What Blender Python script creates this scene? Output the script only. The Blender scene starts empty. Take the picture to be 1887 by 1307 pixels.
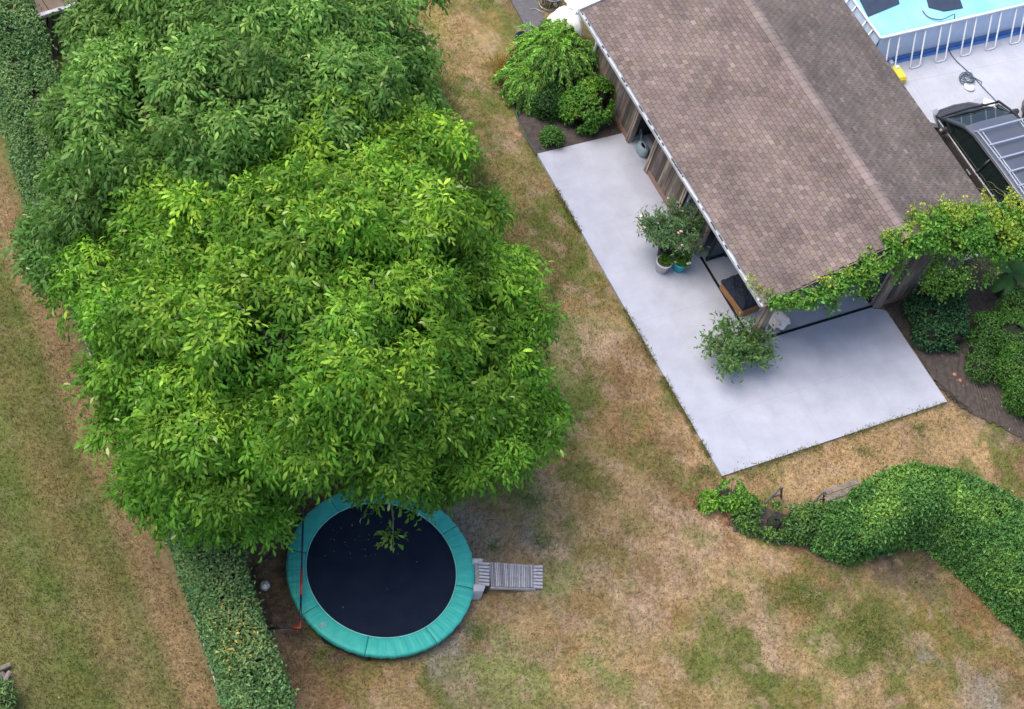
import bpy, math, random
import numpy as np
from mathutils import Vector, Matrix
S = bpy.context.scene
COL = S.collection
R = math.radians

# ------------------------------------------------------------------ camera
cd = bpy.data.cameras.new('camera'); cam = bpy.data.objects.new('camera', cd); COL.objects.link(cam)
CLOC = (-20.6388, -15.1866, 36.0326); CROT = (0.6041, -0.1965, -0.4447)
cam.location = CLOC; cam.rotation_euler = CROT
cd.sensor_width = 36; cd.sensor_fit = 'HORIZONTAL'; cd.lens = 3500/1887*36; cd.clip_start = 1; cd.clip_end = 2000
S.camera = cam
# ------------------------------------------------------------------ light
SUN_EL, SUN_AZ = 64, 300      # azimuth the light comes from, degrees clockwise from +Y
w = bpy.data.worlds.new('World'); S.world = w; w.use_nodes = True
nt = w.node_tree; sky = nt.nodes.new('ShaderNodeTexSky'); sky.sky_type = 'NISHITA'; sky.sun_disc = False
sky.sun_elevation = R(SUN_EL); sky.sun_rotation = R(SUN_AZ)
sky.air_density = 1.0; sky.dust_density = 3.0; sky.ozone_density = 1.0
bg = nt.nodes['Background']; nt.links.new(sky.outputs[0], bg.inputs[0]); bg.inputs[1].default_value = 0.15
sd = bpy.data.lights.new('sun', 'SUN'); sun = bpy.data.objects.new('sun', sd); COL.objects.link(sun)
sd.energy = 1.5; sd.angle = R(48); sd.color = (1, 0.95, 0.88)
dv = Vector((math.sin(R(SUN_AZ))*math.cos(R(SUN_EL)), math.cos(R(SUN_AZ))*math.cos(R(SUN_EL)), math.sin(R(SUN_EL))))
sun.rotation_euler = dv.to_track_quat('Z', 'Y').to_euler(); sun.location = (-30, 10, 40)
S.view_settings.view_transform = 'Standard'; S.view_settings.look = 'None'; S.view_settings.exposure = 0.9
S.view_settings.gamma = 1
S.cycles.max_bounces = 6; S.cycles.transparent_max_bounces = 8

# ------------------------------------------------------------------ survey: where a point seen at a given height stands
RM = np.array(Matrix.Identity(3)); 
from mathutils import Euler
RM = np.array(Euler(CROT, 'XYZ').to_matrix())
def G(u, v, z=0.0):
    d = RM @ np.array([(u-943.5)/3500, -(v-653.5)/3500, -1.0]); t = (z-CLOC[2])/d[2]
    return np.array(CLOC)+d*t
def GV(p, z=0.0): return Vector(G(p[0], p[1], z))
rng = np.random.default_rng(7); random.seed(7)

# ------------------------------------------------------------------ materials
def lin(c): return tuple(((x/255)/12.92 if x/255 <= .04045 else ((x/255+.055)/1.055)**2.4) for x in c)+(1,)
def newmat(name):
    m = bpy.data.materials.new(name); m.use_nodes = True
    return m, m.node_tree, m.node_tree.nodes['Principled BSDF']
def mat(name, col, rough=.6, metal=0, noise=0, scale=8, col2=None, bump=0, bscale=60, stretch=None, spec=None, attr=None, detail=4):
    m, t, b = newmat(name); N = t.nodes; Lk = t.links
    b.inputs['Roughness'].default_value = rough; b.inputs['Metallic'].default_value = metal
    if spec is not None: b.inputs['Specular IOR Level'].default_value = spec
    co = None
    if noise or bump:
        tc = N.new('ShaderNodeTexCoord'); mp = N.new('ShaderNodeMapping'); Lk.new(tc.outputs['Object'], mp.inputs[0])
        if stretch: mp.inputs['Scale'].default_value = stretch
        co = mp.outputs[0]
    c4 = tuple(col[:3])+(1,)
    src = None
    if attr:
        a = N.new('ShaderNodeAttribute'); a.attribute_name = attr; src = a.outputs['Color']
    if noise:
        n = N.new('ShaderNodeTexNoise'); n.inputs['Scale'].default_value = scale; n.inputs['Detail'].default_value = detail; n.inputs['Roughness'].default_value = .65
        Lk.new(co, n.inputs['Vector'])
        rp = N.new('ShaderNodeMapRange'); rp.inputs[1].default_value = .3; rp.inputs[2].default_value = .7; Lk.new(n.outputs['Fac'], rp.inputs[0])
        mx = N.new('ShaderNodeMix'); mx.data_type = 'RGBA'
        if col2 is None: col2 = tuple(x*(1-noise) for x in c4[:3])
        mx.inputs[6].default_value = c4; mx.inputs[7].default_value = tuple(col2[:3])+(1,); Lk.new(rp.outputs[0], mx.inputs[0])
        out = mx.outputs[2]
        if src:
            m2 = N.new('ShaderNodeMix'); m2.data_type = 'RGBA'; m2.blend_type = 'MULTIPLY'; m2.inputs[0].default_value = 1
            Lk.new(out, m2.inputs[6]); Lk.new(src, m2.inputs[7]); out = m2.outputs[2]
        Lk.new(out, b.inputs['Base Color'])
    elif src: Lk.new(src, b.inputs['Base Color'])
    else: b.inputs['Base Color'].default_value = c4
    if bump:
        n2 = N.new('ShaderNodeTexNoise'); n2.inputs['Scale'].default_value = bscale; n2.inputs['Detail'].default_value = 5; Lk.new(co, n2.inputs['Vector'])
        bp = N.new('ShaderNodeBump'); bp.inputs['Strength'].default_value = bump; bp.inputs['Distance'].default_value = .02
        Lk.new(n2.outputs['Fac'], bp.inputs['Height']); Lk.new(bp.outputs[0], b.inputs['Normal'])
    return m
def leafmat(name, rough=.5, trans=.3, spec=.4):
    m, t, b = newmat(name); N = t.nodes; Lk = t.links
    a = N.new('ShaderNodeAttribute'); a.attribute_name = 'col'
    Lk.new(a.outputs['Color'], b.inputs['Base Color']); b.inputs['Roughness'].default_value = rough
    b.inputs['Specular IOR Level'].default_value = spec
    tr = N.new('ShaderNodeBsdfTranslucent'); mu = N.new('ShaderNodeMix'); mu.data_type = 'RGBA'; mu.blend_type = 'MULTIPLY'; mu.inputs[0].default_value = 1
    Lk.new(a.outputs['Color'], mu.inputs[6]); mu.inputs[7].default_value = (1.5, 1.6, .6, 1); Lk.new(mu.outputs[2], tr.inputs[0])
    ms = N.new('ShaderNodeMixShader'); ms.inputs[0].default_value = trans
    Lk.new(b.outputs[0], ms.inputs[1]); Lk.new(tr.outputs[0], ms.inputs[2]); Lk.new(ms.outputs[0], N['Material Output'].inputs[0])
    return m
M = {}
M['leaf'] = leafmat('leaf', .5, .40, .22)
M['hleaf'] = leafmat('hedge_leaf', .5, .22, .25)
M['grassblade'] = leafmat('grass_blade', .7, .2, .2)
M['bark'] = mat('bark', (.16, .14, .12), .9, noise=.5, scale=12, bump=.6, bscale=30)
M['core'] = mat('dark_core', (.02, .028, .012), .95, noise=.4, scale=20, bump=1, bscale=30)  # solid dark fill inside bushes and hedges, no modelled twigs
M['concrete'] = None
M['white'] = mat('white_paint', (.8, .81, .83), .4, noise=.12, scale=6)
M['gutter'] = mat('gutter_zinc', (.62, .64, .68), .5, noise=1, scale=5, col2=(.30, .31, .34), stretch=(1, .6, 1))
M['dark'] = mat('dark_interior', (.03, .035, .045), .8, noise=.3)
M['black'] = mat('black_metal', (.012, .014, .02), .4)
M['navy'] = mat('navy_metal', (.012, .018, .055), .35)
M['red'] = mat('red_metal', (.42, .03, .025), .4, noise=.2)
M['glass'] = mat('tinted_glass', (.02, .045, .06), .08, spec=.8)
M['brick'] = mat('brick_plinth', (.34, .17, .11), .85, noise=1, scale=9, col2=(.22, .17, .15), bump=.5)
M['soil'] = mat('soil', (.10, .080, .068), 1, noise=1, scale=9, col2=(.048, .038, .034), bump=1, bscale=35, detail=8)
M['teal'] = mat('trampoline_pad', (.042, .43, .345), .6, noise=1, scale=5, col2=(.028, .35, .30), bump=.3, bscale=9)
M['tealdark'] = mat('trampoline_skirt', (.012, .13, .12), .6)
M['mat'] = mat('trampoline_mat', (.005, .010, .024), .9, spec=.15, noise=1, scale=2.5, col2=(.009, .015, .030), bump=.1, bscale=400)
M['greywood'] = mat('grey_timber', (.46, .43, .44), .85, noise=1, scale=10, attr='col', col2=(.32, .30, .31), bump=.6, bscale=40)
M['trestle'] = mat('brown_grey_timber', (.26, .22, .19), .85, noise=.5, scale=12, bump=.5)
M['palewood'] = mat('pale_timber', (.50, .48, .50), .8, noise=1, scale=10, col2=(.34, .32, .35), bump=.4)
M['stone'] = mat('grey_stone', (.5, .49, .53), .8, noise=.3, scale=14, bump=.5)
M['steel'] = mat('galvanised_steel', (.4, .42, .45), .4, metal=.6)
M['poolwall'] = mat('pool_wall', (.56, .66, .78), .45, noise=1, scale=4, col2=(.46, .57, .74))
M['poolblue'] = mat('pool_blue', (.08, .22, .55), .5, noise=.3, scale=8)
M['water'] = mat('pool_water', (.34, .66, .80), .08, noise=1, scale=.9, col2=(.22, .56, .72), bump=.5, bscale=3)
M['slate'] = mat('pool_mat', (.035, .05, .085), .45, noise=.3, scale=6)
M['yellow'] = mat('yellow_plastic', (.75, .66, .07), .4, noise=.1)
M['hose'] = mat('hose', (.07, .11, .14), .5)
M['rubber'] = mat('tyre_rubber', (.015, .015, .016), .8)
M['carpaint'] = mat('car_paint', (.085, .072, .068), .25, metal=.6, spec=.7)
M['carroof'] = mat('car_roof_paint', (.16, .17, .20), .3, metal=.6, spec=.7)
M['carglass'] = mat('car_glass', (.008, .014, .012), .04, spec=1)
M['chrome'] = mat('bright_metal', (.75, .75, .76), .3, metal=.8)
M['lamp'] = mat('headlight_glass', (.42, .44, .48), .12, spec=1)
M['cloth'] = mat('white_cloth', (.85, .84, .84), .85, noise=.08, scale=5, bump=.5, bscale=12)
M['pinkcloth'] = mat('cream_cloth', (.72, .62, .58), .9, noise=.12, scale=5, bump=.5, bscale=12)
M['darkcloth'] = mat('dark_blue_fabric', (.02, .027, .05), .9, noise=.4, scale=25, bump=.8, bscale=30)
M['wicker'] = mat('orange_wood', (.44, .21, .08), .7, noise=.5, scale=9, stretch=(1, 1, 8), bump=.3)
M['potwhite'] = mat('pale_pot', (.58, .56, .57), .6, noise=.15)
M['potteal'] = mat('teal_pot', (.03, .47, .55), .4, noise=.1)
M['potblack'] = mat('black_pot', (.015, .016, .02), .6)
M['can'] = mat('grey_plastic', (.24, .32, .35), .45, noise=.15)
M['logend'] = mat('log_end', (.5, .36, .22), .8, noise=.4, scale=12)
M['terracotta'] = mat('terracotta', (.55, .2, .12), .8, noise=.3)
M['brownroof'] = mat('brown_panel', (.17, .12, .08), .7, noise=.4, scale=4)
M['paving'] = None

# board wall: weathered, tan streaks on grey brown
def boardmat():
    m, t, b = newmat('weathered_boards'); N = t.nodes; Lk = t.links
    tc = N.new('ShaderNodeTexCoord'); mp = N.new('ShaderNodeMapping'); Lk.new(tc.outputs['Object'], mp.inputs[0]); mp.inputs['Scale'].default_value = (5, 5, .5)
    n = N.new('ShaderNodeTexNoise'); n.inputs['Scale'].default_value = 1.6; n.inputs['Detail'].default_value = 6; n.inputs['Roughness'].default_value = .7; Lk.new(mp.outputs[0], n.inputs['Vector'])
    r = N.new('ShaderNodeValToRGB'); e = r.color_ramp.elements
    e[0].position = .38; e[0].color = (.10, .085, .078, 1); e[1].position = .72; e[1].color = (.40, .31, .22, 1)
    x = e.new(.52); x.color = (.16, .13, .115, 1)
    Lk.new(n.outputs['Fac'], r.inputs[0])
    a = N.new('ShaderNodeAttribute'); a.attribute_name = 'col'
    mu = N.new('ShaderNodeMix'); mu.data_type = 'RGBA'; mu.blend_type = 'MULTIPLY'; mu.inputs[0].default_value = 1
    Lk.new(r.outputs[0], mu.inputs[6]); Lk.new(a.outputs['Color'], mu.inputs[7]); Lk.new(mu.outputs[2], b.inputs['Base Color'])
    b.inputs['Roughness'].default_value = .85
    return m
M['boards'] = boardmat()
def shinglemat():
    m, t, b = newmat('roof_shingle'); N = t.nodes; Lk = t.links
    tc = N.new('ShaderNodeTexCoord')
    n = N.new('ShaderNodeTexNoise'); n.inputs['Scale'].default_value = .9; n.inputs['Detail'].default_value = 6; Lk.new(tc.outputs['Object'], n.inputs['Vector'])
    n2 = N.new('ShaderNodeTexNoise'); n2.inputs['Scale'].default_value = 55; n2.inputs['Detail'].default_value = 3; Lk.new(tc.outputs['Object'], n2.inputs['Vector'])
    a = N.new('ShaderNodeAttribute'); a.attribute_name = 'col'
    r = N.new('ShaderNodeMapRange'); r.inputs[1].default_value = .3; r.inputs[2].default_value = .7; r.inputs[3].default_value = .70; r.inputs[4].default_value = 1.18; Lk.new(n.outputs['Fac'], r.inputs[0])
    r2 = N.new('ShaderNodeMapRange'); r2.inputs[1].default_value = .3; r2.inputs[2].default_value = .7; r2.inputs[3].default_value = .78; r2.inputs[4].default_value = 1.2; Lk.new(n2.outputs['Fac'], r2.inputs[0])
    mm = N.new('ShaderNodeMath'); mm.operation = 'MULTIPLY'; Lk.new(r.outputs[0], mm.inputs[0]); Lk.new(r2.outputs[0], mm.inputs[1])
    vm = N.new('ShaderNodeVectorMath'); vm.operation = 'SCALE'; Lk.new(a.outputs['Color'], vm.inputs[0]); Lk.new(mm.outputs[0], vm.inputs['Scale'])
    Lk.new(vm.outputs[0], b.inputs['Base Color']); b.inputs['Roughness'].default_value = .9
    return m
M['shingle'] = shinglemat()
def slabmat(name, base, joint, size, fac=.5, mott=.12, rot=0, dark=None):
    m, t, b = newmat(name); N = t.nodes; Lk = t.links
    tc = N.new('ShaderNodeTexCoord'); mp = N.new('ShaderNodeMapping'); Lk.new(tc.outputs['Object'], mp.inputs[0]); mp.inputs['Rotation'].default_value = (0, 0, rot)
    br = N.new('ShaderNodeTexBrick'); Lk.new(mp.outputs[0], br.inputs[0]); br.inputs['Scale'].default_value = 1
    br.inputs['Brick Width'].default_value = size[0]; br.inputs['Row Height'].default_value = size[1]; br.inputs['Mortar Size'].default_value = .006
    br.inputs['Mortar Smooth'].default_value = .3
    c2 = tuple(x*.97 for x in base)
    br.inputs['Color1'].default_value = base+(1,); br.inputs['Color2'].default_value = c2+(1,); br.inputs['Mortar'].default_value = joint+(1,)
    n = N.new('ShaderNodeTexNoise'); n.inputs['Scale'].default_value = 1.3; n.inputs['Detail'].default_value = 9; n.inputs['Roughness'].default_value = .62; Lk.new(tc.outputs['Object'], n.inputs['Vector'])
    r = N.new('ShaderNodeMapRange'); r.inputs[1].default_value = .3; r.inputs[2].default_value = .7; r.inputs[3].default_value = 1-mott; r.inputs[4].default_value = 1+mott*.6; Lk.new(n.outputs['Fac'], r.inputs[0])
    n3 = N.new('ShaderNodeTexNoise'); n3.inputs['Scale'].default_value = 35; n3.inputs['Detail'].default_value = 4; Lk.new(tc.outputs['Object'], n3.inputs['Vector'])
    r3 = N.new('ShaderNodeMapRange'); r3.inputs[1].default_value = .3; r3.inputs[2].default_value = .7; r3.inputs[3].default_value = .95; r3.inputs[4].default_value = 1.04; Lk.new(n3.outputs['Fac'], r3.inputs[0])
    mm = N.new('ShaderNodeMath'); mm.operation = 'MULTIPLY'; Lk.new(r.outputs[0], mm.inputs[0]); Lk.new(r3.outputs[0], mm.inputs[1])
    vm = N.new('ShaderNodeVectorMath'); vm.operation = 'SCALE'; Lk.new(br.outputs[0], vm.inputs[0]); Lk.new(mm.outputs[0], vm.inputs['Scale'])
    Lk.new(vm.outputs[0], b.inputs['Base Color']); b.inputs['Roughness'].default_value = .75
    return m
M['patio'] = slabmat('patio_concrete', (.41, .42, .485), (.35, .36, .415), (2.0, 1.5), mott=.15)
M['drive'] = slabmat('drive_paving', (.46, .47, .52), (.33, .34, .38), (2.0, 2.0), mott=.14, rot=.05)
M['path'] = mat('dark_paving', (.14, .13, .14), .9, noise=.35, scale=7, bump=.5)

# ------------------------------------------------------------------ mesh building
class MB:
    def __init__(s): s.v = []; s.f = []; s.m = []; s.c = []; s.mi = 0; s.col = (1, 1, 1)
    def add(s, vs, fs):
        o = len(s.v); s.v += [tuple(x) for x in vs]; s.c += [s.col]*len(vs)
        for f in fs: s.f.append(tuple(i+o for i in f)); s.m.append(s.mi)
        return s
    def box(s, a, b, T=None):
        x0, y0, z0 = a; x1, y1, z1 = b
        vs = [Vector(p) for p in ((x0,y0,z0),(x1,y0,z0),(x1,y1,z0),(x0,y1,z0),(x0,y0,z1),(x1,y0,z1),(x1,y1,z1),(x0,y1,z1))]
        if T is not None: vs = [T @ p for p in vs]
        return s.add(vs, [(0,3,2,1),(4,5,6,7),(0,1,5,4),(1,2,6,5),(2,3,7,6),(3,0,4,7)])
    def rbox(s, a, b, r=.02, T=None):      # box with chamfered top and vertical edges
        x0, y0, z0 = a; x1, y1, z1 = b
        def ring(k, z): return [(x0+k+ (0 if k else 0), y0+k, z), (x1-k, y0+k, z), (x1-k, y1-k, z), (x0+k, y1-k, z)]
        def oct_(k, z):
            q = r
            return [(x0+q, y0+k, z), (x1-q, y0+k, z), (x1-k, y0+q, z), (x1-k, y1-q, z), (x1-q, y1-k, z), (x0+q, y1-k, z), (x0+k, y1-q, z), (x0+k, y0+q, z)]
        vs = oct_(0, z0)+oct_(0, z1-r)+[(min(max(x, x0+r), x1-r), min(max(y, y0+r), y1-r), z1) for x, y, z in oct_(r*.9, z1)]
        vs = [Vector(p) for p in vs]
        if T is not None: vs = [T @ p for p in vs]
        fs = [tuple(range(7, -1, -1)), tuple(range(16, 24))]
        for k in (0, 8):
            for i in range(8): j = (i+1) % 8; fs.append((k+i, k+j, k+8+j, k+8+i))
        return s.add(vs, fs)
    def tube(s, pts, r, n=8, cap=True, r1=None):
        pts = [Vector(p) for p in pts]; rings = []; up = Vector((0, 0, 1)); N = len(pts)
        for i, p in enumerate(pts):
            d = (pts[min(i+1, N-1)]-pts[max(i-1, 0)]).normalized()
            a = d.cross(up)
            if a.length < .05: a = d.cross(Vector((1, 0, 0)))
            a.normalize(); b = d.cross(a)
            rr = (r[i] if isinstance(r, (list, tuple)) else (r if r1 is None else r+(r1-r)*i/max(1, N-1)))
            rings.append([p+a*math.cos(2*math.pi*k/n)*rr+b*math.sin(2*math.pi*k/n)*rr for k in range(n)])
        vs = [q for g in rings for q in g]; fs = []
        for i in range(N-1):
            for k in range(n): l = (k+1) % n; fs.append((i*n+k, i*n+l, (i+1)*n+l, (i+1)*n+k))
        if cap: fs.append(tuple(range(n-1, -1, -1))); fs.append(tuple((N-1)*n+k for k in range(n)))
        return s.add(vs, fs)
    def lathe(s, prof, c=(0, 0, 0), n=24, T=None):
        vs = []; fs = []
        for (r, z) in prof:
            for k in range(n): vs.append(Vector((c[0]+r*math.cos(2*math.pi*k/n), c[1]+r*math.sin(2*math.pi*k/n), c[2]+z)))
        if T is not None: vs = [T @ p for p in vs]
        for i in range(len(prof)-1):
            for k in range(n): l = (k+1) % n; fs.append((i*n+k, i*n+l, (i+1)*n+l, (i+1)*n+k))
        return s.add(vs, fs)
    def disc(s, c, r, n=24):
        return s.add([(c[0]+r*math.cos(2*math.pi*k/n), c[1]+r*math.sin(2*math.pi*k/n), c[2]) for k in range(n)], [tuple(range(n))])
    def poly(s, pts, z0, z1=None):
        n = len(pts); 
        if z1 is None: return s.add([(p[0], p[1], z0) for p in pts], [tuple(range(n))])
        vs = [(p[0], p[1], z0) for p in pts]+[(p[0], p[1], z1) for p in pts]
        return s.add(vs, [tuple(range(n-1, -1, -1)), tuple(range(n, 2*n))]+[(i, (i+1) % n, n+(i+1) % n, n+i) for i in range(n)])
    def grid(s, f, nu, nv):
        vs = [f(i/(nu-1), j/(nv-1)) for j in range(nv) for i in range(nu)]
        fs = [(j*nu+i, j*nu+i+1, (j+1)*nu+i+1, (j+1)*nu+i) for j in range(nv-1) for i in range(nu-1)]
        return s.add(vs, fs)
    def build(s, name, mats, parent=None, smooth=False, loc=None):
        me = bpy.data.meshes.new(name); me.from_pydata(s.v, [], s.f); me.update()
        for m in (mats if isinstance(mats, (list, tuple)) else [mats]): me.materials.append(m)
        me.polygons.foreach_set('material_index', s.m)
        a = me.color_attributes.new('col', 'FLOAT_COLOR', 'POINT'); c = np.ones((len(s.v), 4), np.float32); c[:, :3] = np.array(s.c, np.float32).reshape(-1, 3); a.data.foreach_set('color', c.ravel())
        if smooth: me.polygons.foreach_set('use_smooth', [True]*len(me.polygons))
        o = bpy.data.objects.new(name, me); COL.objects.link(o)
        if parent: 
            o.parent = parent; o.matrix_parent_inverse = Matrix.Translation(-Vector(parent.location)) if parent.location.length else Matrix.Identity(4)
        return o
def npmesh(name, V, F, C, mats, parent=None, mi=None):
    me = bpy.data.meshes.new(name); nv = len(V); nf = len(F); k = F.shape[1]
    me.vertices.add(nv); me.vertices.foreach_set('co', V.astype(np.float32).ravel())
    me.loops.add(nf*k); me.loops.foreach_set('vertex_index', F.astype(np.int32).ravel())
    me.polygons.add(nf); me.polygons.foreach_set('loop_start', np.arange(nf, dtype=np.int32)*k); me.polygons.foreach_set('loop_total', np.full(nf, k, np.int32))
    for m in (mats if isinstance(mats, (list, tuple)) else [mats]): me.materials.append(m)
    if mi is not None: me.polygons.foreach_set('material_index', mi.astype(np.int32))
    me.update(calc_edges=True)
    a = me.color_attributes.new('col', 'FLOAT_COLOR', 'POINT'); c = np.ones((nv, 4), np.float32); c[:, :3] = C; a.data.foreach_set('color', c.ravel())
    o = bpy.data.objects.new(name, me); COL.objects.link(o)
    if parent: o.parent = parent; o.matrix_parent_inverse = Matrix.Translation(-Vector(parent.location))
    return o
def tag(o, label=None, cat=None, group=None, kind=None):
    if label: o['label'] = label
    if cat: o['category'] = cat
    if group: o['group'] = group
    if kind: o['kind'] = kind
    return o
def thing(name, label, cat, loc=(0, 0, 0), group=None):
    o = bpy.data.objects.new(name, None); o.location = loc; COL.objects.link(o); o.empty_display_size = .3
    return tag(o, label, cat, group)
def copy_tree(o, parent=None):
    c = o.copy(); COL.objects.link(c); c.parent = parent
    for ch in o.children: copy_tree(ch, c)
    return c
def unit(a): return a/np.maximum(np.linalg.norm(a, axis=1, keepdims=True), 1e-9)

# leaves: kite of two folded triangles pairs with a bend; arrays of N
def leafset(P, D, Nn, L, W, C, fold=.25, bend=.25, five=True):
    P = np.asarray(P); D = unit(D); Sd = unit(np.cross(D, Nn)); Nn = np.cross(Sd, D)
    L = L[:, None]; W = W[:, None]; n = len(P)
    up = Nn*W*fold
    mid = P+D*L*.56+Nn*L*.08
    tip = P+D*L-Nn*L*bend
    a = mid+Sd*W*.5+up; b = mid-Sd*W*.5+up
    if five:
        V = np.stack([P, a, mid, b, tip], 1).reshape(-1, 3); o = np.arange(n)[:, None]*5
        F = np.concatenate([o+np.array([0, 1, 2]), o+np.array([0, 2, 3]), o+np.array([1, 4, 2]), o+np.array([2, 4, 3])], 1).reshape(-1, 3)
        k = 5
    else:
        V = np.stack([P, a, tip, b], 1).reshape(-1, 3); o = np.arange(n)[:, None]*4
        F = np.concatenate([o+np.array([0, 1, 2]), o+np.array([0, 2, 3])], 1).reshape(-1, 3); k = 4
    Cc = np.repeat(C, k, axis=0)
    return V, F, Cc
def roundleaf(P, D, Nn, L, W, C, bend=.25):      # rounder leaf, curling along its length
    P = np.asarray(P); D = unit(D); Sd = unit(np.cross(D, Nn)); Nn = np.cross(Sd, D); L = L[:, None]; W = W[:, None]; n = len(P); b_ = np.reshape(bend, (-1, 1)) if np.ndim(bend) else bend
    m1 = P+D*L*.34+Nn*L*b_*.28; m2 = P+D*L*.72+Nn*L*b_*.18; tip = P+D*L-Nn*L*b_*.35
    V = np.stack([P, m1+Sd*W*.42, m1-Sd*W*.42, m2+Sd*W*.46, m2-Sd*W*.46, tip], 1).reshape(-1, 3); o = np.arange(n)[:, None]*6
    F = np.concatenate([o+np.array(q) for q in ((0, 1, 2), (1, 3, 2), (2, 3, 4), (3, 5, 4))], 1).reshape(-1, 3)
    return V, F, np.repeat(C, 6, axis=0)
def merge(parts):
    V = []; F = []; C = []; MI = []; o = 0
    for i, (v, f, c, m) in enumerate(parts):
        V.append(v); F.append(f+o); C.append(c); MI.append(np.full(len(f), m)); o += len(v)
    return np.concatenate(V), np.concatenate(F), np.concatenate(C), np.concatenate(MI)
def vary(base, n, amt=.18, hue=.12):
    base = np.asarray(base, float); k = np.exp(rng.normal(0, amt, (n, 1))); h = np.exp(rng.normal(0, hue, (n, 1)))
    c = base*k; c = c*np.concatenate([h, np.ones((n, 1)), 1/h], 1)
    return np.clip(c, 0, 1)
def randdir(n):
    a = rng.normal(0, 1, (n, 3)); return unit(a)
# ------------------------------------------------------------------ ground colours (surveyed patches of turf; hedge shade painted in as dark brown)
TAN = (.335, .228, .120); OCH = (.215, .168, .060); GRN = (.10, .125, .028); BRN = (.205, .128, .068); PNK = (.37, .258, .175); GRY = (.25, .215, .18); DGR = (.085, .115, .035); DBR = (.12, .09, .065); LGR = (.19, .20, .07); LG2 = (.31, .29, .27)
PT = [(800,30,OCH),(860,60,TAN),(900,30,GRN),(960,30,GRN),(955,5,BRN),(930,100,OCH),(790,130,OCH),(840,120,TAN),(870,180,GRN),(900,230,OCH),(905,260,PNK),(880,280,TAN),(850,330,LGR),(920,330,OCH),(890,370,LGR),
(1000,400,GRN),(950,400,BRN),(1030,420,GRN),(980,450,BRN),(1060,480,GRN),(1010,530,BRN),(1100,560,TAN),(1120,540,GRN),(1050,600,LGR),(1080,640,PNK),(1020,680,LGR),(1090,740,GRN),(1030,760,GRN),(1150,640,BRN),(1190,640,TAN),(1150,720,BRN),
(1150,760,TAN),(1230,780,TAN),(1190,780,BRN),(1000,850,TAN),(1100,850,OCH),(1160,860,OCH),(1210,850,BRN),(1260,870,BRN),(1050,930,TAN),(960,900,GRN),(980,930,LGR),(1150,930,TAN),(1250,930,PNK),(1300,1000,PNK),(1230,1000,TAN),(1200,1030,BRN),
(930,985,GRY),(890,1000,GRY),(970,995,GRY),(1000,1030,PNK),(1100,1010,OCH),(1050,1070,LGR),(1180,1090,PNK),(920,1120,TAN),(1000,1110,TAN),(1010,1170,TAN),(900,1160,LGR),(845,1230,GRY),(840,1160,GRY),(800,1270,GRN),(1000,1220,LGR),(930,1240,LGR),(1100,1170,TAN),(1070,1270,TAN),
(1250,1100,TAN),(1200,1200,TAN),(1130,1220,LGR),(1300,1140,OCH),(1385,1110,PNK),(1440,1085,GRN),(1500,1110,GRN),(1360,1170,GRN),(1300,1250,GRN),(1400,1230,GRN),(1450,1285,GRN),(1480,1160,TAN),(1430,1190,PNK),(1540,1240,TAN),(1290,1290,TAN),
(1580,1170,LGR),(1600,1200,GRN),(1620,1130,GRN),(1700,1120,GRN),(1660,1200,OCH),(1580,1060,DBR),(1500,1050,BRN),(1450,1010,TAN),(1400,970,TAN),(1350,960,BRN),(1640,1045,DBR),(1700,1050,DBR),(1620,1085,TAN),(1750,1100,BRN),(1800,1130,BRN),(1800,1190,OCH),(1860,1230,BRN),(1740,1215,GRY),
(1815,1297,GRY),(1600,1105,BRN),(1640,1270,TAN),(1700,1270,OCH),(1760,1170,GRN),(1870,1290,BRN),(1450,870,TAN),(1550,835,TAN),(1650,815,TAN),(1750,800,TAN),(1800,850,TAN),(1860,790,DBR),(1800,760,DBR),(1820,700,DBR),(1870,850,BRN),(1400,890,TAN),(1340,1060,TAN),
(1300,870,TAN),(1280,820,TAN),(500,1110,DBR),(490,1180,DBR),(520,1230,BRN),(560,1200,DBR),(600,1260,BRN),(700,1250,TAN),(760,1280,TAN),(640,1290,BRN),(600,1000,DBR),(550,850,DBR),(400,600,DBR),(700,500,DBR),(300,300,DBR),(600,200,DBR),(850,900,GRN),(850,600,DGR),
(30,250,LGR),(20,330,GRN),(30,380,BRN),(60,450,TAN),(40,480,GRN),(20,560,GRN),(60,600,OCH),(110,590,BRN),(135,620,PNK),(30,680,GRN),(80,700,OCH),(140,720,BRN),(100,760,GRN),(20,800,LGR),(40,860,GRN),(100,850,BRN),(60,950,BRN),(20,930,GRN),(140,950,GRN),(180,900,BRN),(215,950,GRN),(210,1020,OCH),
(270,1010,PNK),(295,1080,PNK),(240,1060,LGR),(120,1000,BRN),(60,1050,GRN),(20,1120,GRN),(20,1200,LGR),(100,1150,OCH),(90,1240,GRN),(160,1130,TAN),(200,1190,PNK),(240,1230,TAN),(330,1170,PNK),(360,1230,PNK),(385,1290,PNK),(150,1300,OCH),(50,1290,DGR),(180,1230,GRN),(170,1270,GRN),(290,1140,OCH),(300,1250,BRN),(330,1290,OCH),(260,1300,TAN),
(-60,300,GRN),(-60,700,GRN),(-60,1100,GRN),(1960,900,BRN),(1960,1250,OCH),(1300,1380,OCH),(900,1380,LGR),(500,1380,TAN),(100,1380,GRN),(1700,1380,TAN),(850,-60,OCH)]
PTW = np.array([G(u, v)[:2] for u, v, c in PT]); PTC = np.array([c for *_, c in PT])
def vnoise(P, scale, seed):     # smooth value noise on 2-D points
    r = np.random.default_rng(seed); T = r.random((256, 256)); q = P*scale; i = np.floor(q).astype(int); f = q-i; f = f*f*(3-2*f)
    g = lambda a, b: T[(i[:, 0]+a) % 256, (i[:, 1]+b) % 256]
    return (g(0,0)*(1-f[:,0])+g(1,0)*f[:,0])*(1-f[:,1])+(g(0,1)*(1-f[:,0])+g(1,1)*f[:,0])*f[:,1]
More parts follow.
